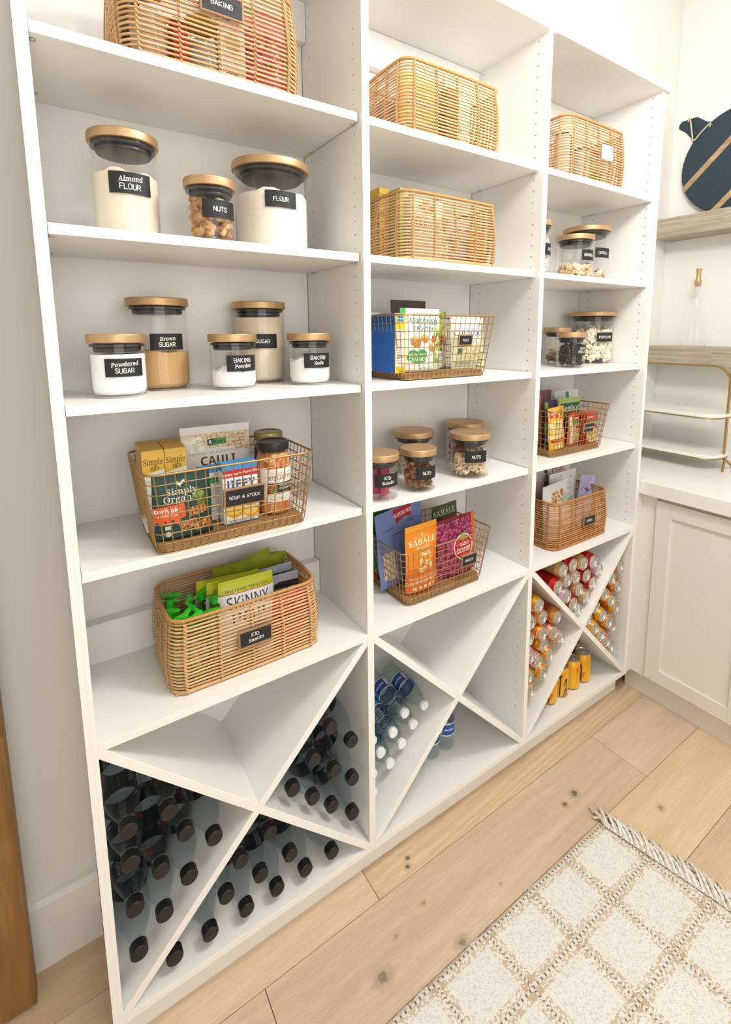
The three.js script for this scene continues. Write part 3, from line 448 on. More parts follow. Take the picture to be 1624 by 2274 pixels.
// ---------------------------------------------------------------- packages
// a soft bag: two bulging faces that meet in the side seams; "stand" has a flat gusset foot, "pillow" two crimped ends
function pouch(w, h, t, kind = 'stand', o = {}) {
  const nu = 18, nv = 26, s0 = o.seed ?? (seed % 97), wr = o.wrinkle ?? 1, pos = [], uv = [], idx = [];
  const f = (u) => Math.pow(Math.max(0, 1 - Math.pow(Math.abs(2 * u - 1), 2.4)), 0.75), gv = (v) => kind === 'stand' ? Math.pow(Math.max(0, 1 - Math.pow(v / 0.9, 1.7)), 0.8) : Math.pow(Math.max(0, Math.sin(Math.PI * Math.min(1, Math.max(0, (v - 0.06) / 0.88)))), 0.6);
  for (const s of [1, -1]) for (let j = 0; j <= nv; j++) for (let i = 0; i <= nu; i++) {
    const u = i / nu, v = j / nv, k = f(u) * gv(v), edge = Math.sin(Math.PI * u), taper = o.taper ? 1 - o.taper * (1 - v) : 1;
    const wob = wr * (fbm(u * 5 + s0 + s * 3, v * 6 + s0, 3) - 0.44) * 0.006 * edge * (0.35 + v * (1 - v) * 2.2), lean = o.curl ? o.curl * Math.pow(v, 3) : 0;
    const pinch = 1 - 0.06 * k * (t / w) * 3, side = Math.sin(v * 9 + s0) * 0.0012 * wr;
    pos.push((u - 0.5) * w * pinch * taper + side * (2 * u - 1), v * h - (o.sag ?? 0) * edge * Math.pow(v, 6) * 0, s * (k * t / 2 + (k > 0.001 ? wob : 0) + 0.0004) + lean);
    uv.push(s > 0 ? u : 1 - u, v);
  }
  const N = (nu + 1) * (nv + 1), at = (l, i, j) => l * N + j * (nu + 1) + i;
  for (const l of [0, 1]) for (let j = 0; j < nv; j++) for (let i = 0; i < nu; i++) { const q = [at(l, i, j), at(l, i + 1, j), at(l, i, j + 1), at(l, i + 1, j + 1)]; l ? idx.push(q[0], q[2], q[1], q[1], q[2], q[3]) : idx.push(q[0], q[1], q[2], q[1], q[3], q[2]); }
  for (let i = 0; i < nu; i++) { idx.push(at(0, i, 0), at(1, i, 0), at(0, i + 1, 0), at(0, i + 1, 0), at(1, i, 0), at(1, i + 1, 0), at(0, i, nv), at(0, i + 1, nv), at(1, i, nv), at(0, i + 1, nv), at(1, i + 1, nv), at(1, i, nv)); }
  for (let j = 0; j < nv; j++) for (const i of [0, nu]) { const q = [at(0, i, j), at(0, i, j + 1), at(1, i, j), at(1, i, j + 1)]; i ? idx.push(q[0], q[2], q[1], q[1], q[2], q[3]) : idx.push(q[0], q[1], q[2], q[1], q[3], q[2]); }
  const g = new THREE.BufferGeometry(); g.setAttribute('position', new THREE.Float32BufferAttribute(pos, 3)); g.setAttribute('uv', new THREE.Float32BufferAttribute(uv, 2)); g.setIndex(idx); g.computeVertexNormals(); return g;
}
const art = (w, h, draw, rough = 0.35) => mat(0xffffff, rough, { map: canvasTex(w, h, draw) });
function bag(pos, size, m, label, o = {}) {
  const b = part(o.name ?? 'food_pouch', pouch(...size, o.kind ?? 'stand', o), m, null, pos);
  b.rotation.set(o.rx ?? 0, o.ry ?? 0, o.rz ?? 0, 'YXZ'); return add(b, label, o.cat ?? 'pouch', o.group);
}
// a carton: body with printed front, plain sides and a top flap
function carton(pos, [w, h, d], front, side, top, label, o = {}) {
  const b = thing(o.name ?? 'carton', pos, label, 'box', o.group, o.ry ?? 0);
  const m = (c) => (c.isMaterial ? c : mat(c, 0.55));
  const g = new THREE.BoxGeometry(w, h, d).translate(0, h / 2, 0);
  const s = m(side);
  const body = new THREE.Mesh(g, [s, m(o.side2 ?? side), m(top), s, m(front), s]); body.name = 'carton_body'; b.add(body);
  part('flap', rbox(w * 0.985, 0.0006, d * 0.5, 0.0002), m(o.flap ?? top), b, [0, h + 0.0006, d * 0.24]);
  return b;
}
// ---------------------------------------------------------------- baskets
function loopPts(hw, hd, r, y, n = 6, bow = 0) {     // rounded rectangle seen from above, with the long sides bowed out a little
  const P = []; const C = [[hw - r, hd - r, 0], [-(hw - r), hd - r, 1], [-(hw - r), -(hd - r), 2], [hw - r, -(hd - r), 3]];
  C.forEach(([cx, cz, q], k) => { for (let i = 0; i <= n; i++) { const a = (q + i / n) * Math.PI / 2; P.push([cx + Math.cos(a) * r, cz + Math.sin(a) * r]); } const nx = C[(k + 1) % 4], e = [nx[0] + Math.cos((nx[2]) * Math.PI / 2) * r, nx[1] + Math.sin((nx[2]) * Math.PI / 2) * r], s = P[P.length - 1]; for (let i = 1; i < 8; i++) { const t = i / 8, b = bow * Math.sin(Math.PI * t); P.push([s[0] + (e[0] - s[0]) * t + (k % 2 ? Math.sign(cx) * b : 0), s[1] + (e[1] - s[1]) * t + (k % 2 ? 0 : Math.sign(cz) * b)]); } });
  return P.map(([x, z]) => V(x, y, z));
}
function plate(parent, text, w, h, pos, ry = 0, rx = 0, frame = M.plateWood) {
  const p = part('name_plate', rbox(w, h, 0.005, 0.0016), frame, parent, pos); p.rotation.set(rx, ry, 0);
  const g = new THREE.PlaneGeometry(w - 0.008, h - 0.008); part('chalkboard', tagUV(mergeGeometries([g]), text), M.tag, p, [0, 0, 0.0028]); return p;
}
const REEDS = [[0xd9ae7b, 0xd2a36d, 0xe0ba8b], [0xbf8447, 0xb57a3e, 0xca9155]].map((l) => l.map((c) => mat(c, 0.55)));
const RIM = [mat(0xc48d50, 0.5), mat(0xb67c3e, 0.5)];
function rattan(x, y, z, w, h, d, label, tone = 0, o = {}) {
  const b = thing('rattan_basket', [x, y + 0.001, z], label, 'basket', 'open-weave rattan baskets'), n = o.rows ?? 21, r = 0.034;
  const hw = (t) => w / 2 - 0.004 + 0.006 * Math.sin(Math.PI * Math.min(1, t * 1.05)) * (1 - t * 0.4) + (o.flare ?? -0.004) * t, hd = (t) => d / 2 - 0.004 + 0.005 * Math.sin(Math.PI * t) + (o.flare ?? -0.004) * t;
  for (let k = 0; k < n; k++) {
    const t = (k + 0.5) / n, P = loopPts(hw(t), hd(t), r, 0.003 + t * (h - 0.012), 5, 0.0025 + rr(-0.0008, 0.0008));
    for (const p of P) p.y += rr(-0.0006, 0.0006);
    part('reed', new THREE.TubeGeometry(new THREE.CatmullRomCurve3(P, true, 'catmullrom', 0.4), 72, 0.0025, 5, true), REEDS[tone][k % 3], b);
  }
  const rim = (y, rad, m, name) => { const P = loopPts(hw(y / h), hd(y / h), r, y, 6, 0.002), g = new THREE.TubeGeometry(new THREE.CatmullRomCurve3(P, true, 'catmullrom', 0.4), 260, rad, 7, true), p = g.attributes.position, q = g.attributes.normal; for (let i = 0; i < p.count; i++) { const s = Math.floor(i / 8), j = i % 8, e = 0.0005 * Math.cos(s * 1.7 + j * 0.78); p.setXYZ(i, p.getX(i) + q.getX(i) * e, p.getY(i) + q.getY(i) * e, p.getZ(i) + q.getZ(i) * e); } return part(name, g, m, b); };
  rim(h - 0.004, 0.0042, RIM[tone], 'rim'); rim(0.0045, 0.0034, REEDS[tone][1], 'base_rim');
  part('base', rbox(w - 0.016, 0.003, d - 0.016, 0.001, 0, 0.004, 0), REEDS[tone][1], b);
  // stakes: an inner rod and a pair of twining strands that cross outside every reed
  const spots = []; const nf = 5, ns = 4;
  for (let i = 0; i < nf; i++) for (const s of [1, -1]) spots.push([-w / 2 + r - 0.006 + (i / (nf - 1)) * (w - 2 * r + 0.012), s, 0]);
  for (let i = 0; i < ns; i++) for (const s of [1, -1]) spots.push([-d / 2 + r - 0.004 + (i / (ns - 1)) * (d - 2 * r + 0.008), s, 1]);
  const knot = new THREE.CapsuleGeometry(0.0017, 0.0074, 1, 5);
  for (const [q, s, ax] of spots) {
    const gs = [], at = (t, out) => { const a = ax ? q * (hd(t) / (d / 2)) : q * (hw(t) / (w / 2)), e = ((ax ? hw(t) : hd(t)) + out + 0.0022) * s; return ax ? V(e, 0.003 + t * (h - 0.012), a) : V(a, 0.003 + t * (h - 0.012), e); };
    gs.push(tube([0, 0.25, 0.5, 0.75, 1].map((t) => at(t, -0.0042)), 0.0021, 16, 5));
    for (let k = 0; k < n; k++) { const c = at((k + 0.5) / n, 0.0022), g = knot.clone(); g.rotateZ(0.85); if (ax) g.rotateY(Math.PI / 2); g.translate(c.x, c.y, c.z); gs.push(g); }
    part('stake', merge(gs), REEDS[tone][0], b);
  }
  if (o.plate !== undefined) plate(b, o.plate, o.pw ?? 0.085, o.ph ?? 0.042, [o.px ?? 0, o.py ?? h * 0.5, hd(0.5) + 0.0115], 0, 0, o.plateM ?? M.plateWood);
  return b;
}
function wireBasket(x, y, z, label, text, o = {}) {
  const w = o.w ?? 0.34, h = o.h ?? 0.172, d = o.d ?? 0.25, wb = o.wb ?? 0.296, db = o.db ?? 0.212, r = 0.022;
  const b = thing('wire_basket', [x, y + 0.0008, z], label, 'basket', 'brass wire baskets with wooden bases'), hw = (t) => (wb + (w - wb) * t) / 2, hd = (t) => (db + (d - db) * t) / 2;
  const wr = 0.00125, lv = 8;
  for (let k = 0; k <= lv; k++) { const t = k / lv, rim = k === lv; part(rim ? 'rim' : 'wire', new THREE.TubeGeometry(new THREE.CatmullRomCurve3(loopPts(hw(t), hd(t), r, 0.003 + t * (h - 0.005), 5), true, 'catmullrom', 0.3), 80, rim ? 0.0024 : wr, rim ? 7 : 5, true), M.wire, b); }
  const U = (a, ax, n) => { const at = (t, s) => (ax ? V(hw(t) * s, 0.0026 + t * (h - 0.005), a * hd(t) / hd(0)) : V(a * hw(t) / hw(0), 0.0026 + t * (h - 0.005), hd(t) * s)), P = [at(1, 1), at(0.5, 1), at(0.06, 1)]; const lo = at(0, 1); lo.multiplyScalar(1); P.push(ax ? V(lo.x * 0.985, 0.0016, lo.z) : V(lo.x, 0.0016, lo.z * 0.985)); P.push(ax ? V(-lo.x * 0.985, 0.0016, lo.z) : V(lo.x, 0.0016, -lo.z * 0.985)); P.push(at(0.06, -1), at(0.5, -1), at(1, -1)); const c = new THREE.CurvePath(); for (let i = 0; i + 1 < P.length; i++) c.add(new THREE.LineCurve3(P[i], P[i + 1])); return new THREE.TubeGeometry(c, 28, wr, 4); };
  const nx = 18, nz = 12;
  for (let i = 0; i < nx; i++) part('wire', U(-wb / 2 + r * 0.6 + (i / (nx - 1)) * (wb - r * 1.2), 0), M.wire, b);
  for (let i = 0; i < nz; i++) part('wire', U(-db / 2 + r * 0.6 + (i / (nz - 1)) * (db - r * 1.2), 1), M.wire, b);
  const base = new THREE.ExtrudeGeometry(new THREE.Shape(loopPts(wb / 2 - 0.004, db / 2 - 0.004, r - 0.004, 0, 5).map((p) => new THREE.Vector2(p.x, p.z))), { depth: 0.014, bevelEnabled: false }); base.rotateX(-Math.PI / 2);
  part('base_tray', base, grain(0xcda06c, 0.6, 4, 4), b, [0, 0.0034, 0]);
  plate(b, text, o.pw ?? 0.084, o.ph ?? 0.04, [o.px ?? 0, o.py ?? h * 0.56, hd(0.56) + 0.0055], 0, Math.atan2((d - db) / 2, h));
  return b;
}
const FLOORW = 0.0195;     // top of a wire basket's wooden base above the shelf
{
  const [s1, s2, s3, s4, s5] = SY;
  rattan(-0.291, s5, -0.148, 0.356, 0.172, 0.222, 'rattan basket tagged kid snacks on the lowest left shelf', 0, { plate: 'KID|Snacks', px: 0.004, py: 0.09, pw: 0.08, rows: 20 });
  rattan(-0.305, s1, -0.135, 0.345, 0.192, 0.215, 'rattan basket tagged baking on the top left shelf', 0, { plate: 'BAKING', px: 0.005, py: 0.122, pw: 0.084 });
  rattan(0.316, s1, -0.137, 0.35, 0.176, 0.215, 'rattan basket without a tag on the top middle shelf holding yellow packets', 0);
  rattan(0.31, s2, -0.133, 0.35, 0.174, 0.215, 'rattan basket without a tag holding cracker boxes on the second shelf', 0);
  rattan(0.948, s1, -0.137, 0.342, 0.19, 0.215, 'rattan basket with a tag painted white as glare on the top right shelf', 0, { plate: '', px: 0.03, py: 0.098, pw: 0.062, ph: 0.046, plateM: mat(0xf2f0ee, 0.4) });  // white plate colour stands in for glare on a dark plate
  rattan(0.966, s5, -0.132, 0.338, 0.176, 0.21, 'dark honey rattan basket tagged cereal on the lowest right shelf', 1, { plate: 'CEREAL', px: 0.02, py: 0.085, pw: 0.074, ph: 0.04, rows: 20 });
  wireBasket(-0.32, s4, -0.113, 'brass wire basket tagged soup and stock', 'SOUP & STOCK', { w: 0.354, wb: 0.32, px: 0.012, py: 0.098, pw: 0.09, ph: 0.043 });
  wireBasket(0.285, s3, -0.126, 'brass wire basket tagged pasta on the third shelf', 'PASTA', { px: 0.046, py: 0.104, pw: 0.053, ph: 0.032 });
  wireBasket(0.308, s5, -0.148, 'brass wire basket tagged snacks in the middle bay', 'SNACKS', { w: 0.35, px: 0.075, py: 0.092, pw: 0.064, ph: 0.04 });
  wireBasket(0.948, s4, -0.16, 'brass wire basket tagged pasta and grains', 'PASTA & GRAINS', { px: 0.035, py: 0.092, pw: 0.064, ph: 0.037, h: 0.168 });
}
// ---------------------------------------------------------------- what the baskets hold
{
  const [s1, s2, s3, s4, s5] = SY;
  const crumbs = (g, n, x, y, w, h, cols, r0, r1) => { for (let i = 0; i < n; i++) blob(g, cols[i % cols.length], x + rnd() * w, y + rnd() * h, rr(r0, r1), rr(r0, r1), rr(0, 3)); };
  // ---- soup and stock basket
  let y = s4 + FLOORW; const G1 = 'packages in the soup and stock basket';
  const flour = art(256, 640, (g, w, h) => { rect(g, '#f2ede2', 0, 0, w, h); rect(g, '#e9b949', 0, 0, w, 190); poly(g, '#f2ede2', [[0, 190], [w * 0.5, 168], [w, 150], [w, 220], [0, 220]]); txt(g, 'Simple', w / 2, 88, 66, '#6b4a16', { font: 'serif' }); script(g, 'Mills', w / 2 + 10, 140, 50, '#6b4a16'); txt(g, 'ALMOND FLOUR', w / 2, 240, 26, '#8b7a5a', { style: '' }); for (let i = 0; i < 40; i++) blob(g, '#d9b98a', rr(20, 236), rr(420, 600), 16, 9, rr(0, 3)); });
  const flourSide = art(128, 320, (g, w, h) => { rect(g, '#f4efe6', 0, 0, w, h); rect(g, '#e9b949', 0, 0, w, 92); rect(g, '#9fd0b4', 0, 150, w, 14); lines(g, '#a79c86', 16, 190, 96, 9, 12, 3); });
  for (const [x, ry, k] of [[-0.4625, -0.03, 'left'], [-0.417, -0.05, 'right']]) carton([x, y + 0.0006, -0.158], [0.043, 0.176, 0.118], flour, flourSide, 0xdfaf47, `tall yellow and white almond flour carton, ${k} one of the pair`, { ry, group: G1, flap: 0xe6ba58 });
  bag([-0.317, y, -0.15], [0.158, 0.206, 0.034], art(512, 680, (g, w, h) => {
    rect(g, '#efece6', 0, 0, w, h); rect(g, '#e8d3b2', 0, 56, w, 170); crumbs(g, 260, 60, 60, 440, 150, ['#d8b98e', '#c9a273', '#f0e4cf', '#b98c5c'], 3, 9); crumbs(g, 60, 20, 90, 130, 130, ['#f5f1e6', '#e6dfcb', '#fffdf6'], 12, 26);
    blob(g, '#efece6', w * 0.52, 290, 300, 118); rect(g, '#3f9b3a', 208, 100, 120, 50); rect(g, '#17301c', 186, 104, 46, 46); txt(g, 'R', 208, 127, 40, '#fff'); txt(g, 'Ronili', 282, 126, 36, '#12301a'); ['Gluten Free', 'Non-GMO', 'All Natural', 'Kosher', 'Vegan'].forEach((s, i) => txt(g, s, 420, 84 + i * 26, 20, '#8a6b4d'));
    txt(g, 'PREMIUM CAULIFLOWER CRUMBS', w / 2, 204, 27, '#a6937c', { style: '', rot: -2 }); txt(g, 'CAULI', w * 0.5, 266, 92, '#5d2a17'); txt(g, 'CRUNCH', w * 0.5, 350, 88, '#5d2a17'); crumbs(g, 200, 40, 480, 430, 180, ['#d8b98e', '#c9a273', '#e5cda5'], 4, 10);
  }, 0.5), 'upright cauliflower crumb pouch with brown lettering', { rx: -0.05, ry: -0.04, seed: 4, group: G1 });
  bag([-0.4215, y, -0.044], [0.115, 0.138, 0.026], art(400, 520, (g, w, h) => {
    rect(g, '#0d3b33', 0, 0, w, h); blob(g, '#f2f3ea', 175, 92, 20, 11, 0.7); blob(g, '#f2f3ea', 205, 84, 22, 10, -0.8); rect(g, '#f2f3ea', 184, 96, 6, 24);
    txt(g, 'Simply', 196, 152, 66, '#eef0e6', { font: 'serif', style: '' }); txt(g, 'Organic', 190, 208, 66, '#eef0e6', { font: 'serif', style: '' }); poly(g, '#ef5a28', [[0, 262], [205, 246], [212, 352], [150, 372], [100, 366], [0, 380]]); txt(g, 'teriyaki', 88, 290, 46, '#fff'); txt(g, 'MARINADE MIX', 86, 330, 19, '#ffd9c4'); for (let i = 0; i < 3; i++) blob(g, '#ef5a28', 40 + i * 52, 384, 20, 18);
    crumbs(g, 30, 260, 190, 90, 80, ['#5c7a32', '#7e9a48', '#3f5a26'], 10, 22); for (const [x, yy] of [[290, 320], [220, 420], [320, 440]]) { poly(g, '#b8743c', [[x - 70, yy - 20], [x + 60, yy - 44], [x + 76, yy + 24], [x - 50, yy + 44]]); for (let i = 0; i < 4; i++) poly(g, '#5c3016', [[x - 50 + i * 30, yy - 26], [x - 42 + i * 30, yy - 28], [x - 26 + i * 30, yy + 30], [x - 36 + i * 30, yy + 34]]); crumbs(g, 14, x - 50, yy - 30, 110, 60, ['#d99a58', '#e8b574'], 4, 9); } rect(g, '#cfd4c8', 60, 410, 46, 30); blob(g, '#cfd4c8', 80, 474, 20, 20);
  }, 0.42), 'dark green teriyaki seasoning pouch at the front of the wire basket', { rx: -0.03, seed: 9, wrinkle: 0.7, group: G1 });
  carton([-0.2985, y + 0.0006, -0.064], [0.078, 0.136, 0.034], art(300, 540, (g, w, h) => {
    rect(g, '#f3f1ec', 0, 0, w, h); rect(g, '#3d94cf', 0, 0, w, 60); rect(g, '#c7262d', 0, 56, w, 66); txt(g, "America's Favorite", w / 2, 90, 34, '#fff', { font: 'serif', style: 'italic bold', sx: 0.94, rot: -3 }); txt(g, 'JIFFY', w / 2 + 4, 186, 104, '#1f63ad'); txt(g, 'CORN MUFFIN MIX', w / 2, 258, 28, '#1f63ad');
    for (const [x, yy, r] of [[96, 420, 84], [236, 350, 70], [236, 452, 70]]) { blob(g, '#e3a92f', x, yy, r, r * 0.84); blob(g, '#f3cf62', x - 6, yy - 12, r * 0.84, r * 0.62); } blob(g, '#f8ecb8', 240, 424, 30, 18); txt(g, 'NET WT 8.5 OZ (240g)', 150, 520, 22, '#4a4a4a'); rect(g, '#3d94cf', 0, 532, w, 8);
  }, 0.5), art(64, 256, (g, w, h) => { rect(g, '#eef0f0', 0, 0, w, h); rect(g, '#3d94cf', 0, 0, w, 30); lines(g, '#7f96b3', 8, 60, 48, 12, 14, 3); }), 0x3d94cf, 'blue, red and white corn muffin mix box behind the soup tag', { group: G1 });
  add(part('zip_bag', pouch(0.05, 0.128, 0.02, 'stand', { seed: 12 }), art(128, 320, (g, w, h) => { rect(g, '#e8ebea', 0, 0, w, h); rect(g, '#2c7fb5', 0, 0, w, 46); rect(g, '#3d9a58', 0, 70, w, 34); lines(g, '#9fa7a8', 14, 140, 100, 8, 20, 4); }, 0.25), null, [-0.352, y, -0.1]), 'small clear zip bag with blue and green bands behind the muffin mix', 'pouch', G1);
  const jar = (x, z, r, h, sauce, lidM, label, name) => {
    const j = thing(name, [x, y, z], label, 'jar', G1), nk = r * 0.84;
    part('glass', lathe([[0, 0.001], [r * 0.9, 0.001], [r, 0.007], [r, h * 0.7], [r * 0.97, h * 0.78], [nk, h * 0.87], [nk, h * 0.9]], 44), M.glass, j);
    part('sauce', lathe([[0, 0.003], [r * 0.88, 0.003], [r * 0.965, 0.009], [r * 0.965, h * 0.7], [r * 0.93, h * 0.77], [nk * 0.95, h * 0.85], [0, h * 0.85]], 44), sauce, j);
    part('lid', lathe([[nk * 1.02, h * 0.885], [nk * 1.1, h * 0.89], [nk * 1.13, h * 0.9], [nk * 1.13, h * 0.985], [nk * 1.06, h], [nk * 0.9, h * 1.0], [nk * 0.86, h * 0.99], [0, h * 0.99]], 44), lidM, j); return j;
  };
  const sauceM = mat(0xffffff, 0.35, { map: canvasTex(256, 128, (g, w, h) => { rect(g, '#d98a4a', 0, 0, w, h); crumbs(g, 240, 0, 0, w, h, ['#c9682a', '#e0a05c', '#b5541e', '#e9b878'], 3, 12); }) });
  { const j = jar(-0.209, -0.078, 0.0395, 0.17, sauceM, mat(0x1c1c1e, 0.35), 'tall sauce jar with a black lid and white label', 'sauce_jar');
    const w = 0.105, th = w / 0.04; part('label', new THREE.CylinderGeometry(0.04, 0.04, 0.078, 30, 1, true, 0.15 - th / 2, th), art(560, 420, (g, w2, h) => { rect(g, '#efece4', 0, 0, w2, h); txt(g, 'WILLIAMS SONOMA', w2 / 2, 56, 30, '#7c776c', { style: '', font: 'serif' }); txt(g, 'Instant Pot', w2 / 2, 116, 74, '#3a3936', { style: '' }); rect(g, '#22221f', 90, 180, 400, 140); crumbs(g, 24, 110, 196, 90, 100, ['#4f7a3a', '#6f9a48', '#d8572c'], 12, 26); txt(g, 'YELLOW CURRY', 350, 212, 40, '#efece4', { sx: 0.8 }); txt(g, 'STARTER SAUCE', 350, 254, 40, '#efece4', { sx: 0.8 }); lines(g, '#a9a597', 270, 286, 170, 2, 14, 4); lines(g, '#8a867b', 110, 362, 360, 2, 22, 5); }, 0.55), j, [0, 0.072, 0]); }
  jar(-0.187, -0.162, 0.037, 0.177, mat(0x4a2417, 0.4), mat(0xa89a6a, 0.35, { metalness: 0.8 }), 'dark jar with a tarnished gold lid at the back of the basket', 'preserve_jar');

  // ---- kid snacks basket
  y = s5 + 0.009; const G2 = 'bags in the kid snacks basket';
  const popArt = art(512, 560, (g, w, h) => { rect(g, '#eceeed', 0, 0, w, h); rect(g, '#c2c820', 0, 0, w, 92); rect(g, '#c8322f', 0, 92, w, 5); txt(g, 'PURE POPPED PERFECTION', w / 2, 74, 28, '#3f4a16', { track: 2 }); txt(g, 'SKiNNY', w / 2, 158, 112, '#1d2a4d', { style: '', sx: 1.05 }); txt(g, 'POP', w / 2, 272, 130, '#1d2a4d', { style: '', sx: 1.4 });  crumbs(g, 40, 90, 440, 320, 90, ['#f4ecd2', '#e2cf98', '#fff8e4'], 12, 22); });
  const popLabel = ['front white popcorn bag with a lime green top edge', 'second white popcorn bag tucked behind the front one', 'third popcorn bag folded over at the back of the basket'];
  [[-0.282, -0.1, 0.135, 0.188, 0.02], [-0.3, -0.14, 0.135, 0.178, 0.08], [-0.325, -0.185, 0.12, 0.176, -0.06]].forEach(([x, z, w, h, ry], k) => bag([x, y, z], [w, h, 0.034], popArt, popLabel[k], { kind: 'pillow', ry, rz: -0.03, rx: k === 2 ? 0.1 : -0.06, seed: 20 + k * 7, wrinkle: 1.4, cat: 'bag', name: 'popcorn_bag', group: G2 }));
  const lime = mat(0x8f9f22, 0.35);
  [[-0.262, -0.222, 0.1, 0.186, -0.35, 0.25], [-0.2, -0.228, 0.11, 0.19, 0.25, 0.42], [-0.168, -0.232, 0.07, 0.18, 0.1, -0.1]].forEach(([x, z, w, h, ry, rz], k) => bag([x, y + (k === 1 ? 0.012 : 0.006), z], [w, h - 0.014, 0.02], lime, ['crumpled olive green bag top leaning over the basket back', 'olive green bag slanting up at the back corner', 'narrow olive green bag standing in the back corner'][k], { kind: 'pillow', ry: ry * 0.4, rz: rz * 0.4, rx: 0.04, seed: 40 + k, wrinkle: 2, cat: 'bag', name: 'snack_bag', group: G2 }));
  const bar = art(320, 480, (g, w, h) => { rect(g, '#1c1d20', 0, 0, w, h); poly(g, '#aab0b9', [[0, 0], [w, 0], [w, 70], [w * 0.5, 60], [0, 100]]); rect(g, '#3f8a22', 10, 110, 190, 90); txt(g, 'ORGANIC', 104, 176, 36, '#d7e6c8', { style: '' }); rect(g, '#cfe3de', 224, 116, 60, 40); txt(g, 'NON GMO', 254, 136, 13, '#1c4a5a'); lines(g, '#8c9096', 30, 240, 240, 8, 24, 5); });
  [[-0.182, -0.12, -0.04], [-0.184, -0.155, 0.02]].forEach(([x, z, ry], k) => bag([x, y, z], [0.1, 0.156 + k * 0.008, 0.022], bar, ['black snack pouch with a green organic panel', 'black and grey snack pouch behind the organic one'][k], { ry, rx: -0.1, seed: 60 + k, group: G2 }));
  const red = art(320, 420, (g, w, h) => { rect(g, '#c3142c', 0, 0, w, h); rect(g, '#e23a52', 0, 0, w, 60); script(g, 'Brad', 240, 110, 44, '#ffdfe0'); rect(g, '#2f7a2c', 110, 210, 60, 34); lines(g, '#f3c8cc', 150, 300, 130, 3, 26, 6); rect(g, '#d9d9d6', 220, 340, 70, 34); });
  bag([-0.18, y, -0.074], [0.094, 0.136, 0.024], red, 'bright red snack pouch pressed against the rattan front', { ry: 0.03, seed: 71, group: G2 });
  bag([-0.25, y, -0.066], [0.036, 0.11, 0.012], mat(0xe8e4de, 0.4), 'thin white packet low behind the rattan front', { seed: 75, group: G2 });
  // squeeze pouches with green propeller caps
  const capM = mat(0x27c41c, 0.4), capG = (() => { const L = [cyl(0.0085, 0.016, 12).translate(0, 0.006, 0)]; for (const s of [1, -1]) { const w = new THREE.SphereGeometry(0.5, 10, 8); w.scale(0.028, 0.003, 0.013); w.rotateX(0.2 * s); w.translate(s * 0.012, 0.014, 0); L.push(w); } return merge(L); })();
  const spots = [[-0.434, -0.173], [-0.443, -0.128], [-0.399, -0.135], [-0.404, -0.093], [-0.447, -0.088], [-0.424, -0.062], [-0.395, -0.05], [-0.44, -0.042], [-0.37, -0.045], [-0.412, -0.03], [-0.352, -0.088], [-0.372, -0.13]];
  const pouchM = art(128, 200, (g, w, h) => { rect(g, '#5d8f2c', 0, 0, w, h); rect(g, '#dfe6c8', 14, 60, 100, 80); crumbs(g, 12, 20, 70, 90, 60, ['#a3bd5a', '#c8423a', '#8ab04a'], 6, 14); lines(g, '#2f4f16', 24, 150, 80, 3, 14, 4); });
  const ROWS = ['back', 'second', 'third', 'front'];
  const order = spots.map((s, i) => i).sort((a, b) => spots[a][1] - spots[b][1]);
  spots.forEach(([x, z0], i) => { const z = z0 * 0.95 - 0.03;
    const p = thing('squeeze_pouch', [x, y, z], '', 'pouch', 'green-capped squeeze pouches in the kid snacks basket', rr(-1.2, 1.2)), h = 0.138 + rr(-0.004, 0.01);
    const k = order.indexOf(i), row = Math.floor(k / 3), col = order.slice(row * 3, row * 3 + 3).sort((a, b) => spots[a][0] - spots[b][0]).indexOf(i);
    p.userData.label = `green squeeze pouch with propeller cap, ${['first', 'second', 'third'][col]} from the left in the ${ROWS[row]} row`;
    part('pouch_body', pouch(0.036, h, 0.016, 'stand', { seed: i * 5, taper: 0 }), pouchM, p); const c = part('propeller_cap', capG, capM, p, [0, h - 0.001, 0]); c.rotation.set(rr(-0.35, 0.35), rr(0, 3), rr(-0.35, 0.35));
  });

  // ---- pasta basket
  y = s3 + FLOORW; const G3 = 'packages in the pasta basket';
  carton([0.1365, y + 0.0006, -0.098], [0.034, 0.155, 0.11], art(160, 640, (g, w, h) => { rect(g, '#e9c52e', 0, 0, w, h); rect(g, '#2f7cc0', 34, 26, 96, 60); txt(g, 'DeLALLO', 82, 56, 22, '#fff', { sx: 0.9 }); rect(g, '#f4f2ec', 14, 170, 126, 400); txt(g, 'Nutrition Facts', 77, 190, 18, '#222'); lines(g, '#58584f', 24, 214, 100, 15, 22, 4); rect(g, '#2a3f86', 24, 470, 106, 6); }), 0xe9e6df, 0xe8e6df, 'yellow and blue pasta box with a nutrition panel', { group: G3, side2: 0x1f62b5 });
  carton([0.1355, y + 0.0006, -0.19], [0.03, 0.162, 0.06], art(128, 512, (g, w, h) => { rect(g, '#efece6', 0, 0, w, h); lines(g, '#8b8b86', 20, 60, 90, 16, 26, 4); }), 0xe9e6e0, 0xdad8d2, 'plain white pasta carton at the back corner of the basket', { group: G3 });
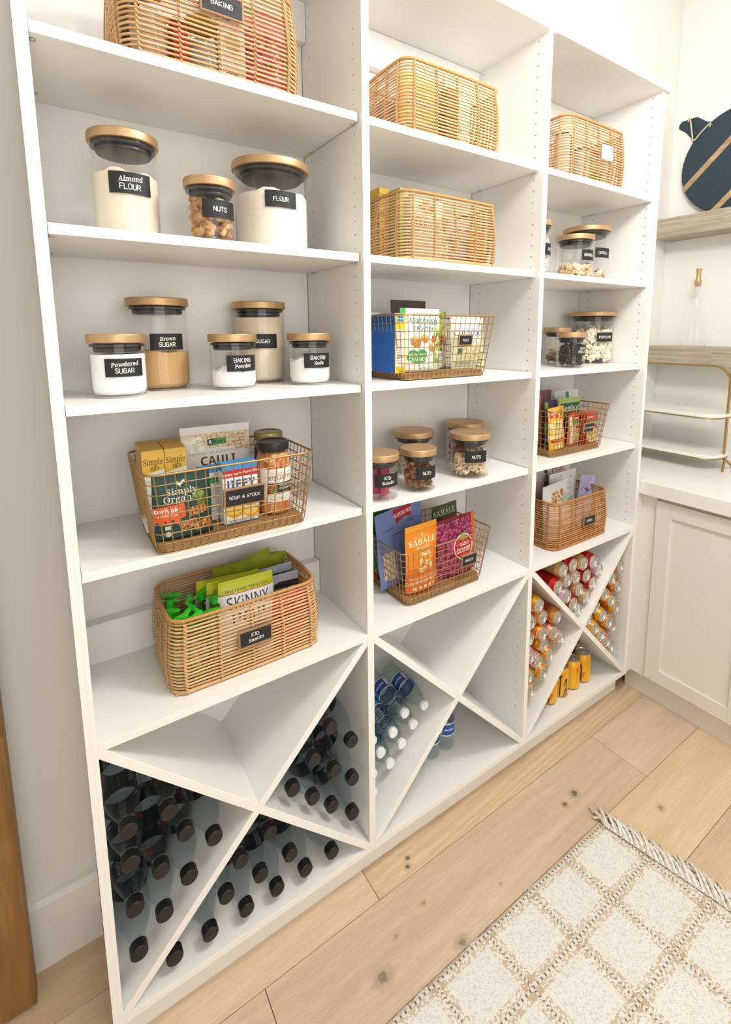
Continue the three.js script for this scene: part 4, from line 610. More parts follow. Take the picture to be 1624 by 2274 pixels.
  bag([0.232, y, -0.075], [0.142, 0.172, 0.042], art(512, 640, (g, w, h) => {
    rect(g, '#f1f3ec', 0, 0, w, h); rect(g, '#46b04e', 0, 0, 46, 90); poly(g, '#46b04e', [[0, 0], [70, 0], [60, 120], [20, 150], [0, 140]]); txt(g, 'ORGANIC', 300, 60, 54, '#3f9a48', { style: '', track: 6 }); txt(g, 'SEASONED', 290, 134, 78, '#15705f', { sx: 0.95, rot: 2 }); txt(g, 'CROUTONS', 300, 208, 62, '#15705f', { rot: 3 });
    for (const [x, yy, s] of [[150, 330, 70], [270, 300, 58], [370, 400, 56], [400, 330, 40]]) { poly(g, '#c98a47', [[x - s, yy - s * 0.4], [x, yy - s * 0.8], [x + s, yy - s * 0.3], [x + s * 0.8, yy + s * 0.7], [x - s * 0.1, yy + s], [x - s * 0.9, yy + s * 0.5]]); poly(g, '#e5b878', [[x - s, yy - s * 0.4], [x, yy - s * 0.8], [x + s, yy - s * 0.3], [x - s * 0.1, yy + s * 0.05]]); crumbs(g, 14, x - s, yy - s * 0.5, s * 1.6, s * 1.2, ['#8e5524', '#5f7a2e', '#f0d3a0'], 2, 6); }
    blob(g, '#3aa34a', 160, 500, 120, 56); blob(g, '#3aa34a', 110, 460, 56, 40); blob(g, '#3aa34a', 220, 460, 60, 44); txt(g, 'OVEN BAKED', 165, 470, 34, '#eaf5df'); txt(g, 'CRUNCH', 165, 516, 54, '#f4fbe9'); crumbs(g, 46, 390, 230, 110, 380, ['#6fae3d', '#9ccc5c', '#3f7a2c', '#d8452c', '#c9e09a'], 14, 34); txt(g, 'NET WT 4.5 OZ', 250, 612, 26, '#5b6a5a'); blob(g, '#f6f8f2', 470, 590, 30, 30); txt(g, 'USDA', 470, 590, 18, '#3c6b3a');
  }, 0.4), 'white and green seasoned crouton pouch at the basket front', { ry: 0.06, rx: -0.03, seed: 81, group: G3 });
  bag([0.2495, y, -0.158], [0.126, 0.199, 0.036], art(256, 400, (g, w, h) => { rect(g, '#4a332b', 0, 0, w, h); rect(g, '#3a2822', 0, 40, w, 10); for (let i = 0; i < 6; i++) rect(g, `rgba(150,125,110,${rr(0.2, 0.5)})`, rr(0, 180), rr(10, 90), rr(30, 90), 3); lines(g, '#cbb9a4', 40, 120, 180, 9, 26, 6); }, 0.25), 'dark brown bag rising behind the crouton pouch', { ry: 0.03, seed: 87, wrinkle: 1.6, group: G3 });
  bag([0.3325, y, -0.122], [0.085, 0.168, 0.022], art(200, 420, (g, w, h) => { rect(g, '#e9efe0', 0, 0, w, h); crumbs(g, 90, 10, 20, 180, 270, ['#6f9a38', '#a9c860', '#d9542c', '#c73a2a', '#e8b34a', '#4d7a2c'], 10, 30); rect(g, '#f4f4f0', 30, 290, 140, 100); lines(g, '#5c6b8c', 40, 310, 110, 5, 16, 5); }, 0.4), 'salad topping pouch printed with tomatoes and leaves', { ry: 0.3, seed: 91, group: G3 });
  bag([0.4035, y, -0.068], [0.125, 0.152, 0.036], art(448, 560, (g, w, h) => {
    rect(g, '#dfe4c0', 0, 0, w, h); rect(g, '#f0efe0', 0, 0, w, 70); blob(g, '#f6f4e4', w / 2, 170, 200, 120); txt(g, 'Tri-color Pearl', w / 2, 92, 46, '#4a6fb0', { font: 'serif', style: 'italic' }); txt(g, 'COUSCOUS', w / 2, 176, 86, '#2f5da8', { font: 'serif', sx: 0.84 }); rect(g, '#3565ad', 40, 122, 366, 4); rect(g, '#3565ad', 40, 236, 366, 4); txt(g, 'Non-GMO', w / 2, 268, 32, '#7d8896', { font: 'serif', style: '' });
    crumbs(g, 420, 70, 310, 320, 140, ['#efe6c0', '#e0cf94', '#cdb878', '#f6efd2', '#c9996a'], 5, 8); rect(g, '#3a6a4c', 60, 340, 50, 66); txt(g, 'NET WT 16 OZ (1 LB) 454g', w / 2, 500, 30, '#4c5648'); rect(g, '#3565ad', 40, 530, 366, 5);
  }, 0.35), 'pale green couscous bag with blue serif lettering', { ry: -0.06, rx: -0.05, kind: 'pillow', seed: 95, group: G3, cat: 'bag' });

  // ---- snacks basket, middle bay
  y = s5 + FLOORW; const G4 = 'packages in the middle snacks basket';
  bag([0.2405, y, -0.078], [0.128, 0.2, 0.036], art(448, 720, (g, w, h) => {
    rect(g, '#ef8a14', 0, 0, w, h); rect(g, '#f6a233', 0, 0, w, 60); poly(g, '#e46d10', [[0, 470], [w, 380], [w, h], [0, h]]); blob(g, '#fff4e0', 224, 104, 8, 18); txt(g, 'SIMPLY EXCITING', 224, 136, 22, '#ffe9c8', { style: '', track: 4 }); txt(g, 'SAHALE', w / 2, 186, 84, '#fff6e6', { font: 'serif', track: 4 }); txt(g, 'SNACKS', w / 2, 246, 44, '#fff6e6', { font: 'serif', style: '', track: 6 });
    for (const [x, yy, r, s] of [[230, 330, 44, 0.4], [310, 340, 50, 1.2], [180, 400, 46, 2], [280, 420, 54, 0.1], [210, 480, 50, 2.6], [320, 470, 44, 1.8], [160, 480, 40, 0.8]]) { blob(g, '#e2b56c', x, yy, r, r * 0.55, s); blob(g, '#f5dfae', x - 6, yy - 8, r * 0.78, r * 0.34, s); }
    txt(g, 'TANGERINE VANILLA', w / 2, 560, 38, '#fff2dc', { font: 'serif', style: '' }); txt(g, 'CASHEW-MACADAMIA', w / 2, 604, 40, '#fff2dc', { font: 'serif' }); for (let i = 0; i < 5; i++) rect(g, '#ffd9a4', 60 + i * 66, 650, 44, 34);
  }, 0.4), 'bright orange cashew snack pouch at the basket front', { ry: 0.1, rx: -0.04, rz: -0.02, seed: 101, group: G4 });
  const berry = art(512, 600, (g, w, h) => {
    rect(g, '#6c1136', 0, 0, w, h); for (let i = 0; i < 420; i++) { const x = rr(0, 470), yy = rr(36, h), r = rr(13, 20); blob(g, '#5a0d2c', x, yy + 3, r, r); blob(g, i % 3 ? '#a02a62' : '#c04a80', x, yy, r * 0.9, r * 0.9); blob(g, '#dd84aa', x - r * 0.3, yy - r * 0.35, r * 0.32, r * 0.26); } rect(g, '#e86a1c', 462, 0, 50, h); rect(g, '#7d1020', 0, 0, 462, 26);
    blob(g, '#f6eeee', 320, 330, 142, 132); blob(g, '#c3182c', 320, 330, 130, 120); rect(g, '#84b93a', 290, 190, 64, 66); txt(g, 'DRIED', 330, 300, 44, '#fff'); txt(g, 'BERRIES', 322, 360, 62, '#fff', { sx: 0.86 }); blob(g, '#e84a4a', 320, 420, 50, 22);
  }, 0.4);
  bag([0.399, y, -0.096], [0.166, 0.183, 0.04], berry, 'magenta raspberry pouch with an orange side and red badge', { ry: 0.05, rx: -0.05, seed: 107, group: G4 });
  bag([0.234, y, -0.158], [0.198, 0.232, 0.04], art(512, 640, (g, w, h) => { rect(g, '#7384bd', 0, 0, w, h); poly(g, '#ae1f2c', [[190, 10], [400, 10], [390, 110], [300, 96], [210, 130]]); txt(g, 'GLUTEN FREE', 298, 62, 44, '#f6dedc', { sx: 0.72, rot: -4 }); lines(g, '#33406e', 60, 150, 120, 2, 10, 4); lines(g, '#33406e', 330, 120, 130, 3, 12, 4); g.strokeStyle = '#2f3a66'; g.lineWidth = 5; g.strokeRect(150, 210, 400, 400); rect(g, '#d8cfc0', 30, 340, 110, 230); crumbs(g, 60, 34, 350, 100, 210, ['#b9a98c', '#e8dfce', '#9a8a70'], 4, 9); txt(g, 'Kn', 330, 280, 90, '#3b1b22', { font: 'serif' }); }, 0.5), 'periwinkle blue gluten free bag at the back of the basket', { ry: 0.16, rz: 0.05, rx: -0.06, seed: 111, group: G4 });
  bag([0.176, y, -0.215], [0.11, 0.212, 0.026], art(200, 400, (g, w, h) => { rect(g, '#2f8f2c', 0, 0, w, h); poly(g, '#1c8a7a', [[110, 0], [w, 0], [w, 70], [130, 60]]); poly(g, '#7fa99a', [[0, 130], [w, 110], [w, 260], [0, 260]]); rect(g, '#39b0ad', 40, 250, 110, 60); blob(g, '#8bc24a', 80, 340, 40, 26); rect(g, '#c2582c', 0, 360, w, 40); }, 0.3), 'green and teal snack bag behind the periwinkle bag', { ry: 0.3, seed: 117, group: G4, cat: 'bag' });
  bag([0.425, y, -0.185], [0.118, 0.196, 0.03], art(320, 480, (g, w, h) => { rect(g, '#47512c', 0, 0, w, h); txt(g, 'SAHALE', w / 2, 66, 62, '#d6d9c0', { font: 'serif', track: 3 }); lines(g, '#9aa07c', 100, 26, 120, 1, 8, 4); rect(g, '#8a2a22', 0, 110, w, 60); crumbs(g, 50, 30, 200, 260, 160, ['#b98a4a', '#8a5a2c', '#d9b478'], 10, 20); }, 0.4), 'olive green nut snack pouch peeking over the berries', { ry: 0.08, rz: 0.03, seed: 121, group: G4 });

  // ---- pasta and grains basket
  y = s4 + FLOORW; const G5 = 'packages in the pasta and grains basket';
  bag([0.867, y, -0.086], [0.102, 0.153, 0.032], art(360, 560, (g, w, h) => { rect(g, '#f2b63a', 0, 0, w, h); rect(g, '#ee9526', 250, 0, 110, h); poly(g, '#f6dfa0', [[0, 190], [w, 180], [w, 400], [0, 420]]); rect(g, '#cf3a24', 30, 60, 190, 74); txt(g, 'READY TO', 124, 84, 30, '#fff'); txt(g, 'EAT', 124, 116, 28, '#fff'); blob(g, '#5f9a3f', 290, 80, 36, 40); txt(g, 'Organic', 150, 230, 50, '#78904a', { font: 'serif', style: 'italic' }); txt(g, 'Nutri', 170, 290, 46, '#b0502a', { style: '' }); txt(g, 'Lentils', 170, 340, 46, '#b0502a', { style: '' }); rect(g, '#b8281f', 20, 410, 250, 46); txt(g, 'MILD', 190, 433, 26, '#fff'); blob(g, '#e8c93a', 20, 320, 40, 44); for (let i = 0; i < 3; i++) blob(g, '#f6efd6', 90 + i * 60, 510, 22, 22); }, 0.35), 'yellow and orange lentil pouch at the front left of the basket', { ry: 0.12, rx: -0.05, rz: 0.03, seed: 131, group: G5 });
  bag([0.83, y, -0.16], [0.07, 0.188, 0.026], art(200, 480, (g, w, h) => { rect(g, '#f0a019', 0, 0, w, h); rect(g, '#e8861a', 0, 0, w, 60); blob(g, '#4f7a2c', 160, 50, 18, 18); txt(g, 'ami', 120, 120, 60, '#fff3dc'); poly(g, '#c92f22', [[90, 200], [150, 160], [150, 240]]); blob(g, '#f6d33c', 100, 400, 60, 40); blob(g, '#9fb84a', 60, 390, 26, 26); }, 0.35), 'golden yellow pouch against the upright in the grains basket', { ry: 0.05, seed: 137, group: G5 });
  bag([0.905, y, -0.156], [0.09, 0.168, 0.024], art(256, 420, (g, w, h) => { rect(g, '#3d1d5c', 0, 0, w, h); poly(g, '#a6cc5a', [[20, 16], [90, 30], [80, 84], [26, 90]]); txt(g, 'Chickpea', 140, 140, 50, '#e4a6d0'); rect(g, '#6d1a2c', 0, 170, w, 50); rect(g, '#8ab83a', 20, 220, 200, 90); rect(g, '#e9e6ef', 60, 320, 160, 80); }, 0.4), 'purple chickpea pouch behind the lentil pouch', { ry: 0.1, rz: -0.06, seed: 141, group: G5 });
  bag([1.03, y, -0.15], [0.15, 0.168, 0.036], art(420, 480, (g, w, h) => { rect(g, '#a9cb72', 0, 0, w, h); rect(g, '#0f5a3c', 30, 60, 380, 300); txt(g, 'Seeds of', 220, 116, 86, '#f2f4e6', { font: 'serif' }); txt(g, 'Change', 220, 210, 92, '#f2f4e6', { font: 'serif' }); rect(g, '#7aa3c4', 30, 360, 380, 100); blob(g, '#c9a86a', 200, 430, 120, 50); }, 0.4), 'green seeds pouch with large white serif lettering', { ry: 0.05, rx: -0.04, rz: -0.02, seed: 147, group: G5 });
  for (const [x, z, k, ry] of [[1.053, -0.082, 0, 0.05], [1.005, -0.112, 1, 0.02]]) carton([x, y + 0.0006, z], [0.076, 0.118 - k * 0.004, 0.024], art(300, 460, (g, w, h) => { rect(g, '#c9211d', 0, 0, w, h); txt(g, 'Lipton', 100, 66, 54, '#fff'); blob(g, '#3b8a3a', 220, 40, 40, 20); rect(g, '#2f8a44', 0, 120, w, 80); txt(g, 'Noodle Soup', 150, 160, 48, '#fff', { sx: 0.9 }); blob(g, '#f3ecdc', 180, 340, 150, 110); blob(g, '#d8b04a', 180, 340, 130, 90); crumbs(g, 40, 80, 270, 190, 130, ['#ecd58a', '#b98d2c', '#f6e8b4'], 6, 22); }, 0.45), 0xa81a18, 0xd8382c, ['red and green noodle soup box behind the grains tag', 'red noodle soup box further back in the grains basket'][k], { ry, group: G5 });
  bag([0.972, y, -0.098], [0.07, 0.115, 0.02], art(200, 320, (g, w, h) => { rect(g, '#c8663c', 0, 0, w, h); rect(g, '#f0e6d6', 20, 20, 60, h - 40); blob(g, '#e2c48c', 130, 190, 60, 90); blob(g, '#6a9a3c', 120, 90, 30, 40); }, 0.4), 'small orange and cream grain sachet in the middle', { ry: 0.2, seed: 151, group: G5 });
  bag([1.085, y, -0.21], [0.16, 0.188, 0.028], art(256, 300, (g, w, h) => { rect(g, '#dfe2e2', 0, 0, w, h); rect(g, '#3f9a3c', 116, 10, 34, 44); lines(g, '#b9bdbd', 40, 80, 180, 6, 26, 8); }, 0.35), 'silvery white bag with a green tab at the back right', { ry: 0.05, seed: 157, group: G5, cat: 'bag' });
  bag([0.925, y, -0.228], [0.19, 0.196, 0.026], mat(0x9a7078, 0.3), 'dusky mauve bag across the back of the basket', { ry: 0.12, rz: -0.05, seed: 161, wrinkle: 2, group: G5, cat: 'bag' });

  // ---- cereal basket
  y = s5 + 0.009; const G6 = 'bags in the cereal basket';
  bag([0.905, y, -0.1], [0.168, 0.212, 0.04], art(512, 600, (g, w, h) => { rect(g, '#e9ebec', 0, 0, w, h); crumbs(g, 190, 150, 96, 250, 190, ['#b98446', '#d3a866', '#96632e', '#e5c58e'], 8, 17); blob(g, '#edf0f0', 290, 300, 100, 92); txt(g, 'GRANOLA', 290, 290, 34, '#8c9aa2', { style: '' }); lines(g, '#aab4ba', 240, 320, 100, 2, 18, 6); blob(g, '#b9d8c4', 430, 190, 62, 58); lines(g, '#8fb8a0', 400, 176, 60, 3, 14, 4); }, 0.5), 'matte white granola bag with a clear crumb picture', { ry: 0.1, rx: -0.04, rz: 0.02, seed: 171, group: G6, cat: 'bag' });
  bag([1.002, y, -0.142], [0.186, 0.228, 0.036], art(512, 600, (g, w, h) => { rect(g, '#e6e7e6', 0, 0, w, h); blob(g, '#b5622c', 210, 36, 9, 9); lines(g, '#6b6b6b', 380, 60, 70, 2, 14, 4); g.strokeStyle = '#9aa0a2'; g.lineWidth = 4; g.beginPath(); g.arc(330, 180, 60, 0, 7); g.stroke(); txt(g, 'whole', 330, 180, 34, '#8c9294', { font: 'serif', style: 'italic' }); txt(g, 'oath', 300, 300, 92, '#3a3a3c', { font: 'serif', style: 'italic' }); }, 0.5), 'tall white oat bag behind the granola bag', { ry: 0.08, rx: -0.05, rz: -0.03, seed: 177, group: G6, cat: 'bag' });
  bag([0.9, y, -0.19], [0.165, 0.246, 0.03], art(400, 520, (g, w, h) => { rect(g, '#cfc4c2', 0, 0, w, h); rect(g, '#6f4a44', 300, 0, 100, h); rect(g, '#c9254a', 0, 30, 60, h); blob(g, '#c9254a', 50, 60, 60, 40); txt(g, 'THREE', 210, 90, 92, '#f2eeea'); txt(g, 'THREE', 206, 86, 92, '#4c4644'); txt(g, 'THREE', 204, 84, 84, '#dcd5d0'); }, 0.45), 'grey and crimson cereal bag lettered in block capitals', { ry: 0.1, seed: 181, group: G6, cat: 'bag' });
  bag([1.03, y, -0.2], [0.13, 0.256, 0.03], art(360, 520, (g, w, h) => { rect(g, '#ece6dc', 0, 0, w, h); txt(g, 'Pecan', 190, 54, 76, '#b0402c', { font: 'serif', style: 'italic bold' }); txt(g, 'CREAM OF', 190, 128, 46, '#d8843a'); lines(g, '#d8b48a', 90, 170, 200, 3, 24, 6); }, 0.45), 'cream coloured bag with red script at the back', { ry: 0.05, seed: 187, group: G6, cat: 'bag' });
  bag([1.103, y, -0.12], [0.07, 0.205, 0.03], art(200, 420, (g, w, h) => { rect(g, '#b4b4de', 0, 0, w, h); g.strokeStyle = '#4a3f7a'; g.lineWidth = 4; g.beginPath(); g.moveTo(20, 120); g.lineTo(150, 20); g.moveTo(30, 170); g.lineTo(190, 90); g.stroke(); blob(g, '#8a3f7a', 90, 120, 30, 14, 0.5); }, 0.45), 'lavender bag leaning at the right end of the cereal basket', { ry: -0.35, rz: -0.07, seed: 191, wrinkle: 1.6, group: G6, cat: 'bag' });

  // ---- top baskets
  y = s1 + 0.009; const G7 = 'packages in the baking basket';
  const bjar = (x, z, r, h, m, lid, label) => { const j = thing('baking_jar', [x, y, z], label, 'jar', G7); part('glass', lathe([[0, 0.001], [r * 0.94, 0.001], [r, 0.006], [r, h * 0.84], [r * 0.86, h * 0.9]], 36), M.glass, j); part('contents', lathe([[0, 0.003], [r * 0.92, 0.003], [r * 0.95, 0.01], [r * 0.95, h * 0.6], [0, h * 0.62]], 36), m, j); part('lid', lathe([[0, h * 0.88], [r * 0.93, h * 0.88], [r * 0.94, h], [0, h]], 36), lid, j); };
  bjar(-0.42, -0.09, 0.034, 0.15, mat(0xd9cdb8, 0.8), mat(0xe3c24a, 0.4), 'clear baking jar with a yellow lid behind the reeds');
  bjar(-0.323, -0.088, 0.032, 0.11, mat(0xb6bcc0, 0.7), mat(0xe2b53a, 0.4), 'small clear baking jar in the middle of the top basket');
  carton([-0.368, y, -0.085], [0.028, 0.09, 0.05], 0xc2202a, 0xa81a24, 0xc2202a, 'small red baking carton between the two jars', { group: G7 });
  carton([-0.268, y, -0.08], [0.05, 0.13, 0.04], art(160, 400, (g, w, h) => { rect(g, '#efeae2', 0, 0, w, h); blob(g, '#d8b08a', 80, 170, 50, 60); lines(g, '#77706a', 30, 300, 100, 4, 20, 6); rect(g, '#2f9a7c', 20, 20, 50, 30); }), 0xe4dfd6, 0xe8e3da, 'white baking carton with a small cookie picture', { group: G7 });
  bag([-0.196, y, -0.075], [0.092, 0.165, 0.03], art(256, 440, (g, w, h) => { rect(g, '#c83e52', 0, 0, w, h); rect(g, '#e58a9a', 0, 40, w, 90); crumbs(g, 50, 0, 120, w, 220, ['#a82238', '#e8a0a8', '#7c1626'], 8, 20); rect(g, '#3b9a6a', 0, 0, 60, 40); }, 0.35), 'pink and red baking bag at the right of the top basket', { seed: 201, group: G7, cat: 'bag' });
  bag([-0.215, y, -0.13], [0.1, 0.12, 0.03], mat(0x2c2a2e, 0.3), 'dark foil bag low behind the pink baking bag', { seed: 205, group: G7, cat: 'bag' });
  carton([-0.45, y, -0.16], [0.05, 0.14, 0.06], 0x6a5138, 0x584430, 0x6a5138, 'brown carton at the left of the baking basket', { group: G7 });
  y = s1 + 0.009; const G8 = 'packages in the top middle basket';
  bag([0.247, y, -0.11], [0.128, 0.172, 0.05], art(400, 520, (g, w, h) => { rect(g, '#dcbb5c', 0, 0, w, h); poly(g, '#e39a52', [[60, 60], [380, 60], [380, 110], [90, 110]]); txt(g, 'ORGANIC', 150, 170, 44, '#6b5a3a'); txt(g, 'QUINOA', 170, 230, 62, '#f2efe4'); txt(g, 'QUINOA', 166, 227, 62, '#5a544a'); for (let i = 0; i < 6; i++) rect(g, i % 2 ? '#8a8352' : '#c7a544', 40, 290 + i * 34, 300, 20); }, 0.4), 'golden yellow grain bag behind the front of the untagged basket', { seed: 211, group: G8, cat: 'bag' });
  carton([0.4, y, -0.15], [0.095, 0.2, 0.05], art(240, 500, (g, w, h) => { rect(g, '#cfe6e4', 0, 0, w, h); lines(g, '#f4fbfa', 60, 30, 120, 1, 20, 12); blob(g, '#f4fbfa', 90, 80, 26, 26); lines(g, '#f4fbfa', 130, 74, 80, 1, 20, 16); rect(g, '#e9efee', 0, 120, w, 380); crumbs(g, 30, 20, 280, 130, 200, ['#a8634a', '#c98a6a', '#8e4a3a'], 14, 28); }), 0xb9cdcb, 0xd6eae8, 'pale turquoise carton rising above the basket rim', { group: G8 });
  carton([0.338, y, -0.125], [0.036, 0.15, 0.09], 0x8e5a34, 0x7a4a2a, 0x8e5a34, 'narrow brown carton in the middle of the untagged basket', { group: G8 });
  carton([0.2, y, -0.2], [0.05, 0.12, 0.05], 0xa8a4c8, 0x9894b8, 0xb8b4d4, 'lilac carton at the back left of the untagged basket', { group: G8 });
  y = s2 + 0.009; const G9 = 'boxes in the cracker basket';
  const cracker = art(360, 520, (g, w, h) => { rect(g, '#efe6de', 0, 0, w, h); blob(g, '#b9a083', 180, 70, 100, 60); crumbs(g, 30, 90, 30, 180, 80, ['#8e5a3a', '#d8b48a', '#c8453a'], 8, 18); txt(g, 'ORGANIC', 70, 160, 26, '#c2463e', { style: '' }); txt(g, "MARY'S", 165, 210, 86, '#c42a2c', { font: 'serif', sx: 0.95 }); txt(g, 'GONE CRACKERS', 165, 272, 42, '#b93a36', { font: 'serif', sx: 0.9 }); lines(g, '#8f9a5a', 90, 330, 170, 3, 24, 8); rect(g, '#6f8ac0', 250, 130, 70, 6); });
  carton([0.258, y + 0.0006, -0.112], [0.11, 0.165, 0.05], cracker, 0xd9d3dc, 0xe6e0da, 'white organic cracker box with red serif lettering', { group: G9 });
  carton([0.199, y + 0.0006, -0.16], [0.03, 0.188, 0.1], 0x9db06a, 0x8fae62, 0xb9cf8a, 'sage green cracker box rising over the basket rim', { group: G9 });
  carton([0.224, y + 0.0006, -0.17], [0.022, 0.155, 0.09], 0x2c2625, 0x221d1c, 0x3a3230, 'black cracker box slotted beside the green one', { group: G9 });
  carton([0.167, y + 0.0006, -0.195], [0.03, 0.196, 0.07], art(128, 560, (g, w, h) => { rect(g, '#e6c04a', 0, 0, w, h); txt(g, 'Simple', 64, 50, 40, '#6b4a16', { font: 'serif' }); crumbs(g, 20, 10, 200, 100, 300, ['#c98a3a', '#a8652a'], 10, 24); }), 0xd8b244, 0xe9c85e, 'yellow cracker box at the back left of its basket', { group: G9 });
  carton([0.322, y + 0.0006, -0.185], [0.09, 0.2, 0.04], art(200, 480, (g, w, h) => { rect(g, '#c9ced2', 0, 0, w, h); poly(g, '#c2243c', [[140, 0], [w, 0], [w, 46]]); lines(g, '#e9ecee', 20, 30, 90, 2, 18, 8); rect(g, '#4a78b0', 20, 74, 110, 20); }), 0xb9bfc4, 0x55585c, 'silver grey box with a red corner behind the crackers', { group: G9 });
  bag([0.437, y, -0.075], [0.062, 0.095, 0.03], mat(0xe07a2c, 0.4), 'small orange bag at the right end of the cracker basket', { seed: 221, group: G9, cat: 'bag' });
  bag([0.39, y, -0.1], [0.08, 0.13, 0.03], art(128, 200, (g, w, h) => { rect(g, '#b9a6b8', 0, 0, w, h); crumbs(g, 40, 0, 40, w, 150, ['#d8cdd6', '#8e7a90', '#e8b8a0'], 6, 16); }, 0.3), 'mauve patterned bag in the cracker basket', { seed: 225, group: G9, cat: 'bag' });
  y = s1 + 0.009; const G10 = 'containers in the top right basket';
  [[0.845, -0.1, 0.026, 0.15, 0xe4e8ee, 0x23408a, 'blue-lidded white canister at the left of the top right basket'], [0.895, -0.13, 0.028, 0.16, 0x3a3f4c, 0x1c1c20, 'dark bottle standing behind in the top right basket'], [0.95, -0.1, 0.03, 0.12, 0xd9dee6, 0x2c56a0, 'short pale tin in the middle of the top right basket'], [1.055, -0.1, 0.028, 0.13, 0xf0efec, 0xd0d0cc, 'plain white tin at the right of the top right basket']].forEach(([x, z, r, h, c, l, t]) => { const j = thing('tin', [x, y, z], t, 'tin', G10); part('body', lathe([[0, 0], [r * 0.97, 0], [r, 0.003], [r, h * 0.88], [r * 0.9, h * 0.92], [0, h * 0.92]], 32), mat(c, 0.4), j); part('lid', lathe([[0, h * 0.922], [r * 0.8, h * 0.922], [r * 0.8, h * 0.99], [r * 0.74, h], [0, h]], 32), mat(l, 0.4), j); });
  carton([1.0, y, -0.095], [0.05, 0.118, 0.05], art(128, 300, (g, w, h) => { rect(g, '#d93a3a', 0, 0, w, 120); rect(g, '#f0ece4', 0, 60, w, 120); rect(g, '#4f9a3c', 0, 190, w, 110); }), 0xc9d6b0, 0xd93a3a, 'red, white and green box in the top right basket', { group: G10 });
}
// ---------------------------------------------------------------- drinks in the X-shaped bins
const ORD = ['first', 'second', 'third', 'fourth', 'fifth', 'sixth', 'seventh', 'eighth', 'ninth', 'tenth', 'eleventh'];
// push circles apart and off the walls: each wall is [nx, ny, d] with the inside at nx*x + ny*y >= d
function settle(list, r, walls) {
  const P = list.map((p) => [...p]);
  for (let it = 0; it < 400; it++) {
    for (let i = 0; i < P.length; i++) for (let j = i + 1; j < P.length; j++) { const dx = P[j][0] - P[i][0], dy = P[j][1] - P[i][1], d = Math.hypot(dx, dy) || 1e-6, o = 2 * r + 0.0004 - d; if (o > 0) { P[i][0] -= dx / d * o / 2; P[i][1] -= dy / d * o / 2; P[j][0] += dx / d * o / 2; P[j][1] += dy / d * o / 2; } }
    for (const p of P) for (const [nx, ny, d] of walls) { const o = d + r + 0.0004 - (nx * p[0] + ny * p[1]); if (o > 0) { p[0] += nx * o; p[1] += ny * o; } }
  }
  return P;
}
function bin(c, which) {        // walls of one triangle of bay c
  const x0 = PX[c] + T, x1 = PX[c + 1], y0 = BASE, y1 = SY[4] - ST, cx = (x0 + x1) / 2, cy = (y0 + y1) / 2, L = Math.hypot(x1 - x0, y1 - y0), dx = (x1 - x0) / L, dy = (y1 - y0) / L, h = 0.0096;
  const up = [-dy, dx], dn = [dy, dx];         // normals of the rising and the falling board
  const w = (n, s) => [n[0] * s, n[1] * s, (n[0] * cx + n[1] * cy) * s + h];
  return { left: [[1, 0, x0], w(up, 1), w(dn, -1)], right: [[-1, 0, -x1], w(up, -1), w(dn, 1)], bottom: [[0, 1, y0], w(up, -1), w(dn, -1)], top: [[0, -1, -y1], w(up, 1), w(dn, 1)] }[which];
}
function rows(P, tol) {          // reading order: rows from the top, each from the left
  const left = P.map((p, i) => i).sort((a, b) => P[b][1] - P[a][1]), out = [];
  while (left.length) { const y = P[left[0]][1], row = left.filter((i) => y - P[i][1] < tol); for (const i of row) left.splice(left.indexOf(i), 1); out.push(row.sort((a, b) => P[a][0] - P[b][0])); }
  return out;
}
